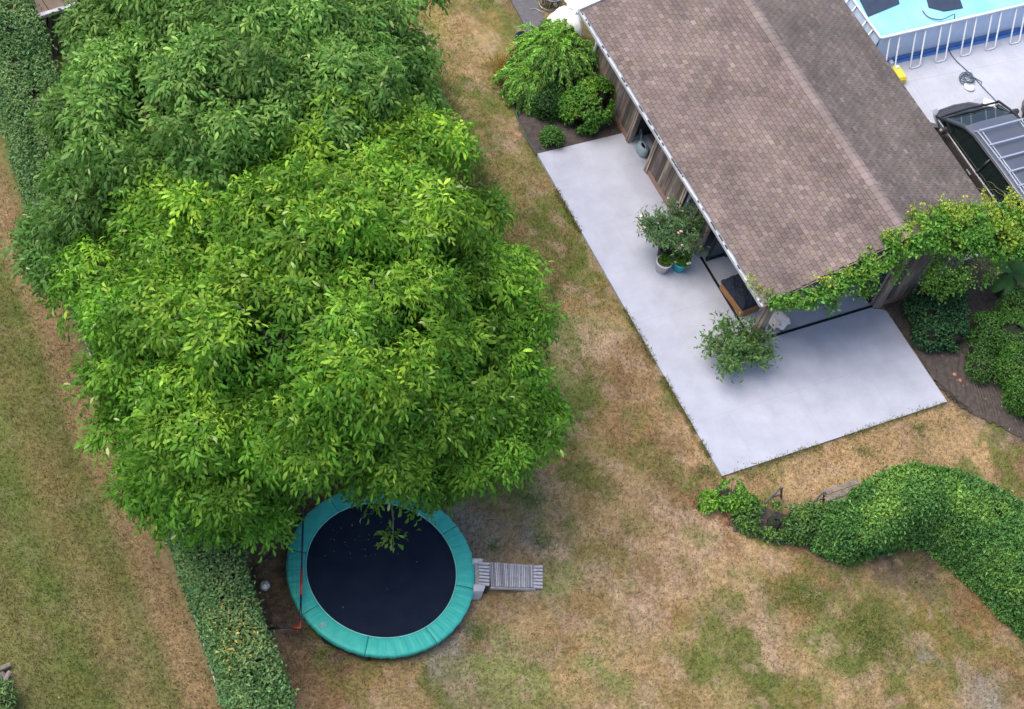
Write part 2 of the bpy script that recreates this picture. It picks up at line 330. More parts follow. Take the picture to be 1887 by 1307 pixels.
def fbm(P, s, seed, o=4):
    return sum(vnoise(P, s*2**k, seed+k)*.5**k for k in range(o))/sum(.5**k for k in range(o))
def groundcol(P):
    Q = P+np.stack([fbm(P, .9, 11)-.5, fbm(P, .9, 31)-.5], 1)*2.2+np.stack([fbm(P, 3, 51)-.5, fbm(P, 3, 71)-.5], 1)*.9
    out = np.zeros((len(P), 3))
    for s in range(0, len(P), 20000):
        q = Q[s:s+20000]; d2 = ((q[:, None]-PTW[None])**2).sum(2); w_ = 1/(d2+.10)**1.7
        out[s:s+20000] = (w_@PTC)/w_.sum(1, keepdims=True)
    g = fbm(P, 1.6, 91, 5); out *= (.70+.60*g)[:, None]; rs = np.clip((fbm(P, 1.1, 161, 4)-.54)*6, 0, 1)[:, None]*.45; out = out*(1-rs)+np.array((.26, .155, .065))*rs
    # blotches: greener and paler specks in the turf
    b1 = np.clip((fbm(P, 2.3, 131, 5)-.50)*7, 0, 1)[:, None]*.75*np.clip(fbm(P, .5, 141, 2)*2.2-.5, 0.15, 1)[:, None]; out = out*(1-b1)+np.array(GRN)*b1
    b2 = np.clip((fbm(P, 2.7, 171, 4)-.58)*7, 0, 1)[:, None]*.55; out = out*(1-b2)+np.array(PNK)*.9*b2
    # mower stripes on the neighbour's lawn, along the hedge
    st = (P[:, 0] < -12.3); k = .5+.5*np.sin(P[:, 0]*7+vnoise(P, .2, 7)*3); 
    xx = P[st, 0]+.25*(vnoise(P[st], .35, 17)-.5); e_ = np.clip(1-np.abs((xx+13.05)/.55)**2, 0, 1)[:, None]*.8        # worn band beside the hedge
    band = .5+.5*np.sin((xx+13)*3.6); ol = np.array((.082, .112, .030))*(1-.5*band[:, None])+np.array((.175, .13, .062))*.5*band[:, None]
    q_ = out[st]*.36+ol*.78*(.8+.5*fbm(P[st]*np.array([1, .25]), 2.2, 231)[:, None]); q_ *= .82; out[st] = q_*(1-e_)+np.array((.27, .178, .10))*(.75+.5*fbm(P[st], 2.6, 241)[:, None])*e_
    return out
def axis_(a, b, step, far):
    inner = np.arange(a, b+1e-6, step); e = []; s = step; x = 0
    while x < far: s *= 1.5; x += s; e.append(x)
    e = np.array(e); return np.concatenate([(a-e)[::-1], inner, b+e])
xs = axis_(-19, 19, .07, 320); ys = axis_(-9, 20, .07, 320)
XX, YY = np.meshgrid(xs, ys); P2 = np.stack([XX.ravel(), YY.ravel()], 1)
far_ = (np.abs(P2[:, 0]) > 25) | (P2[:, 1] > 26) | (P2[:, 1] < -15)
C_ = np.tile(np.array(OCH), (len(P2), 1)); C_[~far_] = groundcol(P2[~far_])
Z_ = (fbm(P2, .8, 5)-.5)*.05; Z_ += (fbm(P2, 6, 9)-.5)*.03; Z_[far_] = 0
nx = len(xs); ny = len(ys); I = np.arange(nx*ny).reshape(ny, nx)
F_ = np.stack([I[:-1, :-1], I[:-1, 1:], I[1:, 1:], I[1:, :-1]], -1).reshape(-1, 4)
def turfmat():
    m, t, b = newmat('dry_turf'); N = t.nodes; Lk = t.links
    tc = N.new('ShaderNodeTexCoord'); a = N.new('ShaderNodeAttribute'); a.attribute_name = 'col'
    n = N.new('ShaderNodeTexNoise'); n.inputs['Scale'].default_value = 9; n.inputs['Detail'].default_value = 8; n.inputs['Roughness'].default_value = .75; Lk.new(tc.outputs['Object'], n.inputs['Vector'])
    r = N.new('ShaderNodeMapRange'); r.inputs[1].default_value = .32; r.inputs[2].default_value = .68; r.inputs[3].default_value = .56; r.inputs[4].default_value = 1.42; Lk.new(n.outputs['Fac'], r.inputs[0])
    vm = N.new('ShaderNodeVectorMath'); vm.operation = 'SCALE'; Lk.new(a.outputs['Color'], vm.inputs[0]); Lk.new(r.outputs[0], vm.inputs['Scale'])
    n2 = N.new('ShaderNodeTexNoise'); n2.inputs['Scale'].default_value = 5; n2.inputs['Detail'].default_value = 7; n2.inputs['Roughness'].default_value = .7; Lk.new(tc.outputs['Object'], n2.inputs['Vector'])
    r2 = N.new('ShaderNodeMapRange'); r2.inputs[1].default_value = .56; r2.inputs[2].default_value = .68; r2.inputs[4].default_value = .45; Lk.new(n2.outputs['Fac'], r2.inputs[0])
    mx = N.new('ShaderNodeMix'); mx.data_type = 'RGBA'; Lk.new(r2.outputs[0], mx.inputs[0]); Lk.new(vm.outputs[0], mx.inputs[6]); mx.inputs[7].default_value = (.115, .14, .05, 1)
    Lk.new(mx.outputs[2], b.inputs['Base Color']); b.inputs['Roughness'].default_value = 1; b.inputs['Specular IOR Level'].default_value = .1
    bp = N.new('ShaderNodeBump'); bp.inputs['Strength'].default_value = .8; bp.inputs['Distance'].default_value = .03; Lk.new(n.outputs['Fac'], bp.inputs['Height']); Lk.new(bp.outputs[0], b.inputs['Normal'])
    return m
M['turf'] = turfmat()
V_ = np.stack([XX.ravel(), YY.ravel(), Z_-.035], 1)
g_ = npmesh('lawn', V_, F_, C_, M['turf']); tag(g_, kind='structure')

# hard surfaces
mb = MB(); mb.poly([(0.02,0),(6.54,0),(6.5,2.86),(6.12,3.09),(2.62,3.09),(2.62,10.0),(0.03,10.0),(.0,5)], -.1, .03); tag(mb.build('patio', M['patio']), kind='structure')
mb = MB(); mb.poly([(2.63,3.10),(8.6,3.10),(8.6,12.2),(2.63,12.2)], -.1, .026); tag(mb.build('floor', M['patio']), kind='structure')
mb = MB(); mb.poly([(8.62,3.6),(30,3.6),(30,30),(8.62,30)], -.1, .02); tag(mb.build('driveway', M['drive']), kind='structure')
a, b, c, d, e, f = [G(*q)[:2] for q in ((925,-30),(975,-30),(1000,30),(1010,70),(985,85),(955,25))]
mb = MB(); mb.poly([a, f, e, d, c, b, ], -.1, .016); mb.build('path', M['path'])['kind'] = 'structure'
# soil sheets (beds), subdivided and uneven
def soilbed(name, pts, z=.012):
    pts = [tuple(p[:2]) for p in pts]; mb = MB(); mb.poly(pts, z); o = mb.build(name, M['soil'])
    import bmesh
    bm = bmesh.new(); bm.from_mesh(o.data); bmesh.ops.triangulate(bm, faces=bm.faces)
    for _ in range(4): bmesh.ops.subdivide_edges(bm, edges=bm.edges, cuts=1, use_grid_fill=True)
    bmesh.ops.triangulate(bm, faces=bm.faces)
    for v in bm.verts:
        if not v.is_boundary: v.co.z += random.uniform(0, .05)
        elif name == 'soil_bed' and len(pts) > 6: v.co.x += random.uniform(-.05, .05); v.co.y += random.uniform(-.05, .02)
    bm.to_mesh(o.data); bm.free(); tag(o, kind='structure'); return o
soilbed('soil_bed', [G(988,286), (2.5,10.0), (2.56,12.4), G(1040,80), G(940,120), G(945,200)])
soilbed('soil_bed', [(6.56,.75),(6.56,3.06),(8.6,3.06),(8.6,3.58),(14,3.58),G(1960,860),G(1900,815),G(1850,790),G(1800,765),G(1765,745),G(1745,728)])
soilbed('soil_bed', [G(1310,905), G(1322,925), G(1350,975), G(1430,1000), G(1500,1010), G(1500,960), G(1400,935), G(1330,895)], .008)
# under the left hedge
mb = MB(); mb.poly([(-12.85,-9),(-12.1,-9),(-11.7,-1),(-11.5,3),(-11.45,8),(-11.2,24),(-12.3,24),(-12.4,12),(-12.35,3),(-12.55,-1)], .004); tag(mb.build('soil_bed', M['soil']), kind='structure')

# grass: short blades over the lawns
def grass(n, u0=-30, v0=-30, u1=1920, v1=1340, h=(.018, .055), name='grass', keep=None, tint=None, wid=.009, lean=1.0):
    uv = np.stack([rng.uniform(u0, u1, n), rng.uniform(v0, v1, n)], 1)
    D = np.stack([(uv[:, 0]-943.5)/3500, -(uv[:, 1]-653.5)/3500, -np.ones(n)], 1)@RM.T; t = -CLOC[2]/D[:, 2:3]; P = (np.array(CLOC)+D*t)
    x, y = P[:, 0], P[:, 1]
    ok = ~((x > .04) & (x < 6.5) & (y > .04) & (y < 10)) & ~((x > 2.5) & (y > 2.9)) & ~((x > 6.4) & (y > .6))
    ok &= ~((x > -12.7) & (x < -11.4)) & ~((x > .2) & (y > 10) & (y < 15))
    P = P[ok]; n = len(P); C = groundcol(P[:, :2]) if tint is None else np.tile(np.array(tint), (n, 1))
    g = rng.random(n) < .18; C[g] = np.array(LGR)*1.0
    C = C*np.exp(rng.normal(0.03, .32, (n, 1)))
    az = rng.uniform(0, 2*np.pi, n); hh = rng.uniform(*h, n); ln = rng.uniform(.1, lean, n)*hh*1.6
    s = np.stack([-np.sin(az), np.cos(az), np.zeros(n)], 1); dd = np.stack([np.cos(az)*ln, np.sin(az)*ln, hh], 1)
    P[:, 2] = -.03; az2 = rng.uniform(0, 2*np.pi, n); s2 = np.stack([np.cos(az2), np.sin(az2), np.zeros(n)], 1)*wid
    V = np.stack([P-s2, P+s2, P+dd+np.array([0, 0, .02])], 1).reshape(-1, 3); F = np.arange(3*n).reshape(-1, 3)
    o = npmesh(name, V, F, np.repeat(C, 3, axis=0), M['grassblade']); tag(o, kind='stuff'); return o
tag(grass(260000), 'short dry patchy grass growing over both lawns', 'grass')

# ------------------------------------------------------------------ trees
def walnut(name, label, lobes, base, green, young, nshoot, seed, scale=1.0, gaps=.52, yfrac=.5):
    global rng; rng = np.random.default_rng(seed)
    LC = np.array([G(u, v, z) for u, v, z, r in lobes]); LR = np.array([r for *_, r in lobes])
    t = thing(name, label, 'tree', (base[0], base[1], 0))
    # limbs: trunk to a fork, then to every lobe, with twigs inside
    mb = MB(); top = Vector((base[0], base[1], 1.9)); mb.tube([(base[0], base[1], -.1), (base[0]+.03, base[1], .9), top], [.26, .21, .19], 10)
    rr = random.Random(seed)
    for c, r in zip(LC, LR):
        c = Vector(c); e = c+Vector((0, 0, r*.1)); m1 = top.lerp(e, .35)+Vector((rr.uniform(-.3, .3), rr.uniform(-.3, .3), .5)); m2 = top.lerp(e, .7)+Vector((rr.uniform(-.2, .2), rr.uniform(-.2, .2), .4))
        mb.tube([top-Vector((0, 0, .15)), m1, m2, e], [.12, .075, .05, .03], 6)
        for k in range(9):
            d = Vector((rr.gauss(0, 1), rr.gauss(0, 1), rr.gauss(.3, .8))).normalized(); s = m2.lerp(e, rr.random())
            mb.tube([s, s+d*r*.45+Vector((0, 0, .1)), s+d*r*.85+Vector((0, 0, .12))], [.028, .018, .01], 5)
    mb.build('trunk', M['bark'], t, True)
    # boughs: tufts of shoots standing on each lobe, with deep gaps between them
    TU = []; TRd = []; TD = []
    for c, r in zip(LC, LR):
        m_ = int(6.2*r*r)+3; d = randdir(m_); d[:, 2] = np.where(d[:, 2] < -.3, -d[:, 2], d[:, 2])
        TU.append(c+d*r*rng.uniform(.66, 1.0, (m_, 1))*np.array([1, 1, .85])); TD.append(d); TRd.append(rng.uniform(.28, .60, m_))
    TU = np.concatenate(TU); TD = np.concatenate(TD); TRd = np.concatenate(TRd)
    ins = np.zeros(len(TU), bool)
    for c, r in zip(LC, LR): ins |= np.linalg.norm((TU-c)/np.array([1, 1, .85]), axis=1) < r*.55
    TU, TD, TRd = TU[~ins], TD[~ins], TRd[~ins]; TT = np.exp(rng.normal(0, .15, len(TU)))
    W = TRd**2; k = rng.choice(len(TU), nshoot, p=W/W.sum()); d = unit(randdir(nshoot)+TD[k]*.6+np.array([0, 0, .45]))
    rad = rng.uniform(.5, 1.08, nshoot)**.6
    P = TU[k]+d*(TRd[k]*rad)[:, None]*np.array([1, 1, .8]); A = d; tone_k = TT[k]
    # sparse inner shoots
    ni = int(nshoot*.16); kk = rng.choice(len(LR), ni, p=LR**2/np.sum(LR**2)); d2 = randdir(ni); P = np.concatenate([P, LC[kk]+d2*LR[kk, None]*rng.uniform(.35, .8, (ni, 1))*np.array([1, 1, .8])]); A = np.concatenate([A, d2]); tone_k = np.concatenate([tone_k, np.ones(ni)])
    inner = np.arange(len(P)) >= nshoot
    A = unit(A+np.array([0, 0, .45])+rng.normal(0, .25, A.shape)); n = len(P)
    print(name, 'shoots', n)
    nl = 6; parts = []
    tz = np.concatenate([np.clip(d[:, 2], 0, 1)**1.5*1.35, np.zeros(ni)]); young_lit = np.clip(rng.normal(.5, .35, n), 0, 1)*yfrac*2*(~inner)*tz*np.clip((A[:, 2]+.1), 0, 1)*np.clip((P[:, 2]-LC[:, 2].min())/(LC[:, 2].max()-LC[:, 2].min())*1.1, .12, 1)  # young tip growth, plus lit tuft tops painted into the leaf colour
    ref = np.where(np.abs(A[:, 2:3]) < .9, np.array([[0, 0, 1.]]), np.array([[1., 0, 0]])); E1 = unit(np.cross(A, ref)); E2 = np.cross(A, E1)
    ph0 = rng.uniform(0, 6.28, n); sz = rng.uniform(.8, 1.2, n)*scale
    shoot_tone = np.exp(rng.normal(0, .14, (n, 1)))*tone_k[:, None]
    for j in range(nl):
        ph = ph0+j*2.4+rng.normal(0, .3, n); o = .25+.12*j/nl
        rad_ = E1*np.cos(ph)[:, None]+E2*np.sin(ph)[:, None]
        rd = unit(rad_+A*rng.uniform(.0, .7, n)[:, None]); rl = rng.uniform(.26, .42, n)*sz
        st = P+A*(-.10+.05*j)[..., None] if False else P+A*(-.12+.045*j)
        side = unit(np.cross(rd, A+np.array([0, 0, .01])))
        nm = unit(np.cross(side, rd)); nm = np.where(nm[:, 2:3] < 0, -nm, nm)
        for q, (tt, sg) in enumerate(((.4, 1), (.4, -1), (.72, 1), (.72, -1), (1., 0))):
            sag = -.22*(tt**2)*rl
            pos = st+rd*(rl*tt)[:, None]+np.stack([np.zeros(n), np.zeros(n), sag], 1)
            dd = rd*(.8 if sg else 1)+side*sg*.55+np.array([0, 0, -.72])*rng.uniform(.3, 1.3, (n, 1))+rng.normal(0, .13, (n, 3))
            L = rng.uniform(.12, .185, n)*sz*(1.12 if not sg else (.85 if q < 2 else 1)); Wd = L*rng.uniform(.27, .38, n)
            base_c = np.array(green)*(1-young_lit[:, None]*(1-j*.08))+np.array(young)*young_lit[:, None]*(1-j*.08)
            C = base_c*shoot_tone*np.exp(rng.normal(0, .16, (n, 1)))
            pale = rng.random(n) < .012; C[pale] = np.array([.45, .55, .22])*rng.uniform(.7, 1.1, (pale.sum(), 1))
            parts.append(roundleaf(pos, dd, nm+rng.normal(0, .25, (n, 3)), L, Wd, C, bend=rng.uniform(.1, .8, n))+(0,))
    V, F, C, MI = merge(parts)
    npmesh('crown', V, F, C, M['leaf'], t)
    return t
T2 = [(620,320,6.4,1.35),(740,300,5.9,1.15),(500,310,6.1,.95),(330,405,5.4,.85),(420,470,6.2,1.3),(570,470,7.0,1.6),(720,450,6.5,1.4),(232,545,4.6,.85),(320,630,5.6,1.4),(500,640,6.6,1.6),(680,640,6.5,1.6),(810,540,5.3,1.2),
 (905,570,4.2,1.05),(932,670,3.9,.98),(832,700,4.6,1.25),(285,700,4.4,1.0),(292,832,3.8,.9),(400,790,4.9,1.4),(560,755,5.2,1.35),(710,785,4.8,1.2),(870,820,3.8,1.15),(970,790,3.0,.66),(368,880,3.4,.8),(480,880,3.6,.7),(705,842,3.6,.66),(600,808,3.7,.6),(880,868,3.0,.55),(452,938,2.9,.44),(325,915,3.2,.55),(880,440,4.2,.7),(768,862,3.1,.45)]
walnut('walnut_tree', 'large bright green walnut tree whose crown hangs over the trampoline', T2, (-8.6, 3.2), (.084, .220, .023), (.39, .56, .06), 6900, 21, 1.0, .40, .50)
T1 = [(234,98,5.4,1.05),(345,60,6.5,1.45),(510,70,6.8,1.6),(670,90,6.1,1.3),(195,225,4.8,.85),(250,220,6.0,1.4),(420,190,7.0,1.6),(590,190,6.6,1.5),(702,210,4.8,.95),(168,392,4.0,.8),(250,350,5.0,1.15),(75,468,3.0,.36),(140,480,3.1,.55),(110,440,3.1,.4),(190,320,4.5,.9),
 (400,340,4.4,1.2),(560,300,4.4,1.2),(400,-70,6.6,1.6),(600,-60,6.4,1.5),(290,-40,5.5,1.1),(710,-20,5.4,.9),(742,285,3.6,.55)]
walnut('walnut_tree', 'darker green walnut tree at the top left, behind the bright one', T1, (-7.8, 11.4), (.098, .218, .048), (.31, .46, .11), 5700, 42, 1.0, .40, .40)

# single low shoot hanging over the mat belongs to the bright tree: a small branch with its leaves
# ------------------------------------------------------------------ generic leafy masses
def scatter_leaves(P, Nrm, L, W, col, amt=.2, hue=.1, spread=.8, droop=.2, five=False, fold=.3, up=0):
    n = len(P); D = unit(Nrm*.35+rng.normal(0, spread, (n, 3))+np.array([0, 0, -droop])); nn = unit(Nrm+rng.normal(0, .55, (n, 3))+np.array([0, 0, up]))
    Ls = rng.uniform(.75, 1.25, n)*L; C = vary(col, n, amt, hue) if np.ndim(col) == 1 else col
    return leafset(P, D, nn, Ls, Ls*W, C, fold=fold, bend=.12, five=five)+(0,)
def lump_core(c, r, seed=0, n=12):   # solid dark core added so gaps between bush leaves stay dark
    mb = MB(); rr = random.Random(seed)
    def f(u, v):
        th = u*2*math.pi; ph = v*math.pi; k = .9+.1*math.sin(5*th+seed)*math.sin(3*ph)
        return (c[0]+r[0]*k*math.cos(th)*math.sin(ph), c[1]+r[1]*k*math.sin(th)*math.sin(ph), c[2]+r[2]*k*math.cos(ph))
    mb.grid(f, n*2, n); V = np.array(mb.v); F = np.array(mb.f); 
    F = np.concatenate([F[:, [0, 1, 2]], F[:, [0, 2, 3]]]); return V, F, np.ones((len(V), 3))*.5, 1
def bush(name, label, cat, lobes, n, L, W, col, seed, young=None, core=.72, group=None, five=False, spread=.8, shell=(.75, 1.08)):
    global rng; rng = np.random.default_rng(seed)
    LC = np.array([l[:3] for l in lobes], float); LR = np.array([(l[3], l[3], l[4] if len(l) > 4 else l[3]) for l in lobes], float)
    wgt = LR[:, 0]**2; k = rng.choice(len(LR), n*2, p=wgt/wgt.sum()); d = randdir(n*2); s = rng.uniform(*shell, (n*2, 1))
    P = LC[k]+d*LR[k]*s*(1+.12*(fbm(d[:, :2]*2+k[:, None], 2, seed)[:, None]-.5)*2)
    ok = P[:, 2] > .02
    for c, r in zip(LC, LR): ok &= ~(np.linalg.norm((P-c)/r, axis=1) < .7)
    gp = fbm(P[:, :2]+P[:, 2:3]*.6, 3.2, seed+3, 3); ok &= gp > .36
    P = P[ok][:n]; Nn = d[ok][:n]; C = vary(col, len(P), .22, .1)
    if young is not None:
        yk = np.clip(fbm(P[:, :2]+P[:, 2:3], 2.5, seed+9)*2.2-.9, 0, 1)[:, None]*np.clip(Nn[:, 2:3]+.4, 0, 1); C = C*(1-yk)+vary(young, len(P), .2, .1)*yk
    t = thing(name, label, cat, (float(LC[0, 0]), float(LC[0, 1]), 0), group)
    parts = [scatter_leaves(P, Nn, L, W, C, spread=spread, five=five, up=.5)]
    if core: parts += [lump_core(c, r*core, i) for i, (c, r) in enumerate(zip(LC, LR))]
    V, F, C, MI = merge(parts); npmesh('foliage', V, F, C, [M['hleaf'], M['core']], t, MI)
    mb = MB(); rr = random.Random(seed); c0 = Vector(LC[0])
    for i in range(7):
        e = c0+Vector((rr.uniform(-1, 1)*LR[0, 0]*.9, rr.uniform(-1, 1)*LR[0, 0]*.9, rr.uniform(.2, .9)*LR[0, 2])); mb.tube([(c0.x, c0.y, -.02), (c0.x*.7+e.x*.3, c0.y*.7+e.y*.3, max(e.z*.5, .1)), e], [.02, .014, .007], 5)
    mb.build('stem', M['bark'], t)
    return t

# hedges: clipped runs; cross section follows a centre line
def hedge(name, label, line, n, L, W, col, young, seed, yellow=None, facing=None):
    global rng; rng = np.random.default_rng(seed)
    pts = np.array([l[:2] for l in line], float); wd = np.array([l[2] for l in line]); ht = np.array([l[3] for l in line])
    seg = np.linalg.norm(np.diff(pts, axis=0), axis=1); cs = np.concatenate([[0], np.cumsum(seg)]); tot = cs[-1]
    def at(s): 
        p = np.stack([np.interp(s, cs, pts[:, 0]), np.interp(s, cs, pts[:, 1])], 1); e = .15
        q = np.stack([np.interp(s+e, cs, pts[:, 0]), np.interp(s+e, cs, pts[:, 1])], 1)-np.stack([np.interp(s-e, cs, pts[:, 0]), np.interp(s-e, cs, pts[:, 1])], 1)
        return p, unit(q), np.interp(s, cs, wd), np.interp(s, cs, ht)
    s = rng.uniform(0, tot, n); a = rng.random(n)
    p, tg, w_, h = at(s); nrm = np.stack([-tg[:, 1], tg[:, 0]], 1)
    # cross-section parameter: left side, rounded shoulder, top, shoulder, right side
    per = 2*h+w_; x = a*per; side = np.zeros(n); z = np.zeros(n); NX = np.zeros(n); NZ = np.zeros(n)
    l = x < h; side[l] = -.5; z[l] = x[l]; NX[l] = -1
    tp = (x >= h) & (x < h+w_); side[tp] = ((x-h)/w_)[tp]-.5; z[tp] = h[tp]; NZ[tp] = 1
    rt = x >= h+w_; side[rt] = .5; z[rt] = (x-h-w_)[rt]; NX[rt] = 1
    # rounding and unevenness
    rd = np.clip((z/h-.75)/.25, 0, 1); side2 = side*(1-.28*rd**2*np.where(tp, 0, 1))*(1+0*rd); z2 = z-np.where(tp, (np.abs(side)*2)**3*.16, 0)
    side2 = np.where(tp, side*.95, side2)
    Pq = np.stack([p[:, 0]+nrm[:, 0]*side2*w_, p[:, 1]+nrm[:, 1]*side2*w_, z2], 1)
    lum = fbm(Pq[:, :2]*1.0+Pq[:, 2:3]*.8, 1.3, seed)-.5
    Nn = np.stack([nrm[:, 0]*NX, nrm[:, 1]*NX, NZ+.15], 1); Nn = unit(Nn)
    # rounded ends
    Pq += Nn*(lum*.18+rng.uniform(-.10, .05, n))[:, None]
    sp_ = rng.random(n) < .05; Pq[sp_] += (Nn[sp_]+np.array([0, 0, .6]))*rng.uniform(.02, .15, (sp_.sum(), 1))
    ok = fbm(Pq[:, :2]+Pq[:, 2:3], 4, seed+5, 3) > .26; ok &= Pq[:, 2] > .01
    Pq = Pq[ok]; Nn = Nn[ok]; n = len(Pq); C = vary(col, n, .26, .1)
    y = np.clip(fbm(Pq[:, :2]+Pq[:, 2:3], 1.7, seed+8)*2.4-1.0, 0, 1)[:, None]*np.clip(Nn[:, 2:3]+.25, 0, 1); C = C*(1-y)+vary(young, n, .2, .1)*y  # young growth plus lit hedge top, painted onto upward facing leaves
    if yellow is not None:
        for (c, r) in yellow:
            dd = np.linalg.norm(Pq-np.array(c), axis=1); k = rng.random(n) < np.exp(-(dd/r)**2)*.2; C[k] = vary((.46, .43, .14), k.sum(), .2, .12)
    t = thing(name, label, 'hedge', (float(pts[0, 0]), float(pts[0, 1]), 0))
    parts = [scatter_leaves(Pq, Nn, L, W, C, spread=.75, up=.6)]
    # end caps of leaves
    V, F, C, MI = merge(parts); npmesh('foliage', V, F, C, M['hleaf'], t)
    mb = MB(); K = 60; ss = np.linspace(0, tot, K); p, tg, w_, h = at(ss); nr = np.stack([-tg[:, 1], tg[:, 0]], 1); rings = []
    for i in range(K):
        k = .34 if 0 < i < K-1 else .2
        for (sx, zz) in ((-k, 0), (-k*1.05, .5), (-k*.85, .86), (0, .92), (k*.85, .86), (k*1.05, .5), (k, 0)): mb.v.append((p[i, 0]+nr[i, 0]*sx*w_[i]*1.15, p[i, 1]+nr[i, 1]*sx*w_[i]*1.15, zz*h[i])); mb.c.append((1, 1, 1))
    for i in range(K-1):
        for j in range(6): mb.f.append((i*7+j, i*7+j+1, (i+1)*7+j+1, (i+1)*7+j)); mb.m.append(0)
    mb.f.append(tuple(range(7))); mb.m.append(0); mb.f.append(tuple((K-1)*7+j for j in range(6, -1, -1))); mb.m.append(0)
    mb.build('branches', M['core'], t)  # solid dark core added so gaps in the hedge stay dark
    return t
hedge('hedge', 'long clipped hedge dividing the left lawn from the garden, yellow leaves near the trampoline', [(-12.42,-6,.95,1.6),(-12.14,-1,.95,1.6),(-11.9,2,.95,1.6),(-11.85,6,1.1,1.65),(-11.85,12,1.2,1.7),(-11.5,17,1.3,1.75),(-11.25,22,1.35,1.75)],
      150000, .105, .45, (.10, .20, .07), (.26, .37, .15), 5, yellow=[(G(425,1140,1.6), .5), (G(430,1205,1.6), .4)])
HB = [(1488,1003,.7,.9),(1545,1040,1.1,1.35),(1600,1030,1.15,1.55),(1650,1004,1.2,1.75),(1700,1006,1.2,1.8),(1755,1048,1.38,1.85),(1800,1092,1.52,1.85),(1840,1132,1.75,1.9),(1890,1178,1.8,1.9),(1960,1250,1.8,1.9)]
hp = np.array([G(u, v)[:2] for u, v, *_ in HB]); tgv = np.gradient(hp, axis=0); tgv = unit(tgv); nv_ = np.stack([-tgv[:, 1], tgv[:, 0]], 1)
hl = [(hp[i, 0]+nv_[i, 0]*HB[i][2]*.5, hp[i, 1]+nv_[i, 1]*HB[i][2]*.5, HB[i][2], HB[i][3]) for i in range(len(HB))]
hedge('hedge', 'curved clipped hedge arching across the lower right corner', hl, 95000, .095, .5, (.085, .21, .05), (.24, .42, .08), 6)

# ------------------------------------------------------------------ the outbuilding
TX = 2.613; TY = 3.086; EX0 = 1.95; EX1 = 9.10; RX = 5.525; HE = 2.35; HR = 3.58; GY = 2.77; BY = 12.35; H0 = 2.36
shed = thing('garden_outbuilding', 'timber clad outbuilding with a brown shingle gable roof beside the patio', 'outbuilding', (5.5, 3.1, 0))
def board_wall(name, p0, p1, z0=.2, z1=2.45, th=.03, bw=.145):
    mb = MB(); rr = random.Random(name+str(p0)); L = math.dist(p0, p1); n = max(1, round(L/bw)); bw = L/n
    ang = math.atan2(p1[1]-p0[1], p1[0]-p0[0]); T = Matrix.Translation((p0[0], p0[1], 0)) @ Matrix.Rotation(ang, 4, 'Z')
    for i in range(n):
        k = rr.uniform(.55, 1.35); mb.col = (k, k*rr.uniform(.93, 1.05), k*rr.uniform(.85, 1.05)); o = rr.uniform(0, .008)
        mb.box((i*bw+.004, -th-o, z0+rr.uniform(-.01, .01)), ((i+1)*bw-.004, -o, z1), T)
    mb.col = (.25, .25, .25); mb.box((.01, -.0, z0), (L-.01, .10, z1-.02), T)
    return mb.build(name, M['boards'], shed)
def plinth(p0, p1, h=.2):
    mb = MB(); L = math.dist(p0, p1); ang = math.atan2(p1[1]-p0[1], p1[0]-p0[0]); T = Matrix.Translation((p0[0], p0[1], 0)) @ Matrix.Rotation(ang, 4, 'Z')
    mb.box((0, -.05, .03), (L, .1, h-.012), T); return mb.build('plinth', M['brick'], shed)
# west wall runs from the far end towards the viewer (outside is -x): p0 far, p1 near
XW = 2.58
for (ya, yb) in ((12.2, 9.78), (8.69, 7.15), (6.42, 6.08)):
    board_wall('wall', (XW, ya), (XW, yb)); plinth((XW, ya), (XW, yb))
# front wall right of the opening and the far side walls
board_wall('wall', (6.42, TY), (8.55, TY)); plinth((6.42, TY), (8.55, TY), .24)
board_wall('wall', (8.58, TY+.03), (8.58, 12.2), bw=.3); board_wall('wall', (8.5, 12.23), (2.7, 12.23), bw=.3)
def post(x, y, w=.14, h=2.4, d=.14, c=1.6):
    mb = MB(); mb.col = (c, c*.97, c*.93); mb.box((x-w/2, y-d/2, .03), (x+w/2, y+d/2, h)); mb.col = (.35, .35, .35); mb.box((x-w/2-.004, y-.008, .03), (x-w/2+.01, y+.008, h-.01)); return mb.build('post', M['boards'], shed)
post(XW, 9.72); post(XW, 8.69-.02, w=.16); post(XW, 7.08, c=1.9); post(XW, 6.0, w=.2, d=.17, c=1.9); post(XW, 6.50, c=1.8)
post(2.60, 3.10, w=.19, d=.19, c=1.5); post(6.3, TY, w=.2, d=.2, c=1.7)
# beams under the eaves
mb = MB(); mb.box((2.5, 3.0, 2.3), (2.66, 12.2, 2.44)); mb.box((2.66, 3.0, 2.3), (8.6, 3.16, 2.44)); mb.col = (.8,)*3; mb.build('beam', M['boards'], shed)
# gable boarding
mb = MB(); mb.col = (.7,)*3; mb.add([(2.5, 3.06, 2.44), (8.6, 3.06, 2.44), (RX, 3.06, 3.46), (2.5, 3.14, 2.44), (8.6, 3.14, 2.44), (RX, 3.14, 3.46)], [(0, 1, 2), (5, 4, 3), (0, 3, 4, 1)]); mb.build('gable', M['boards'], shed)
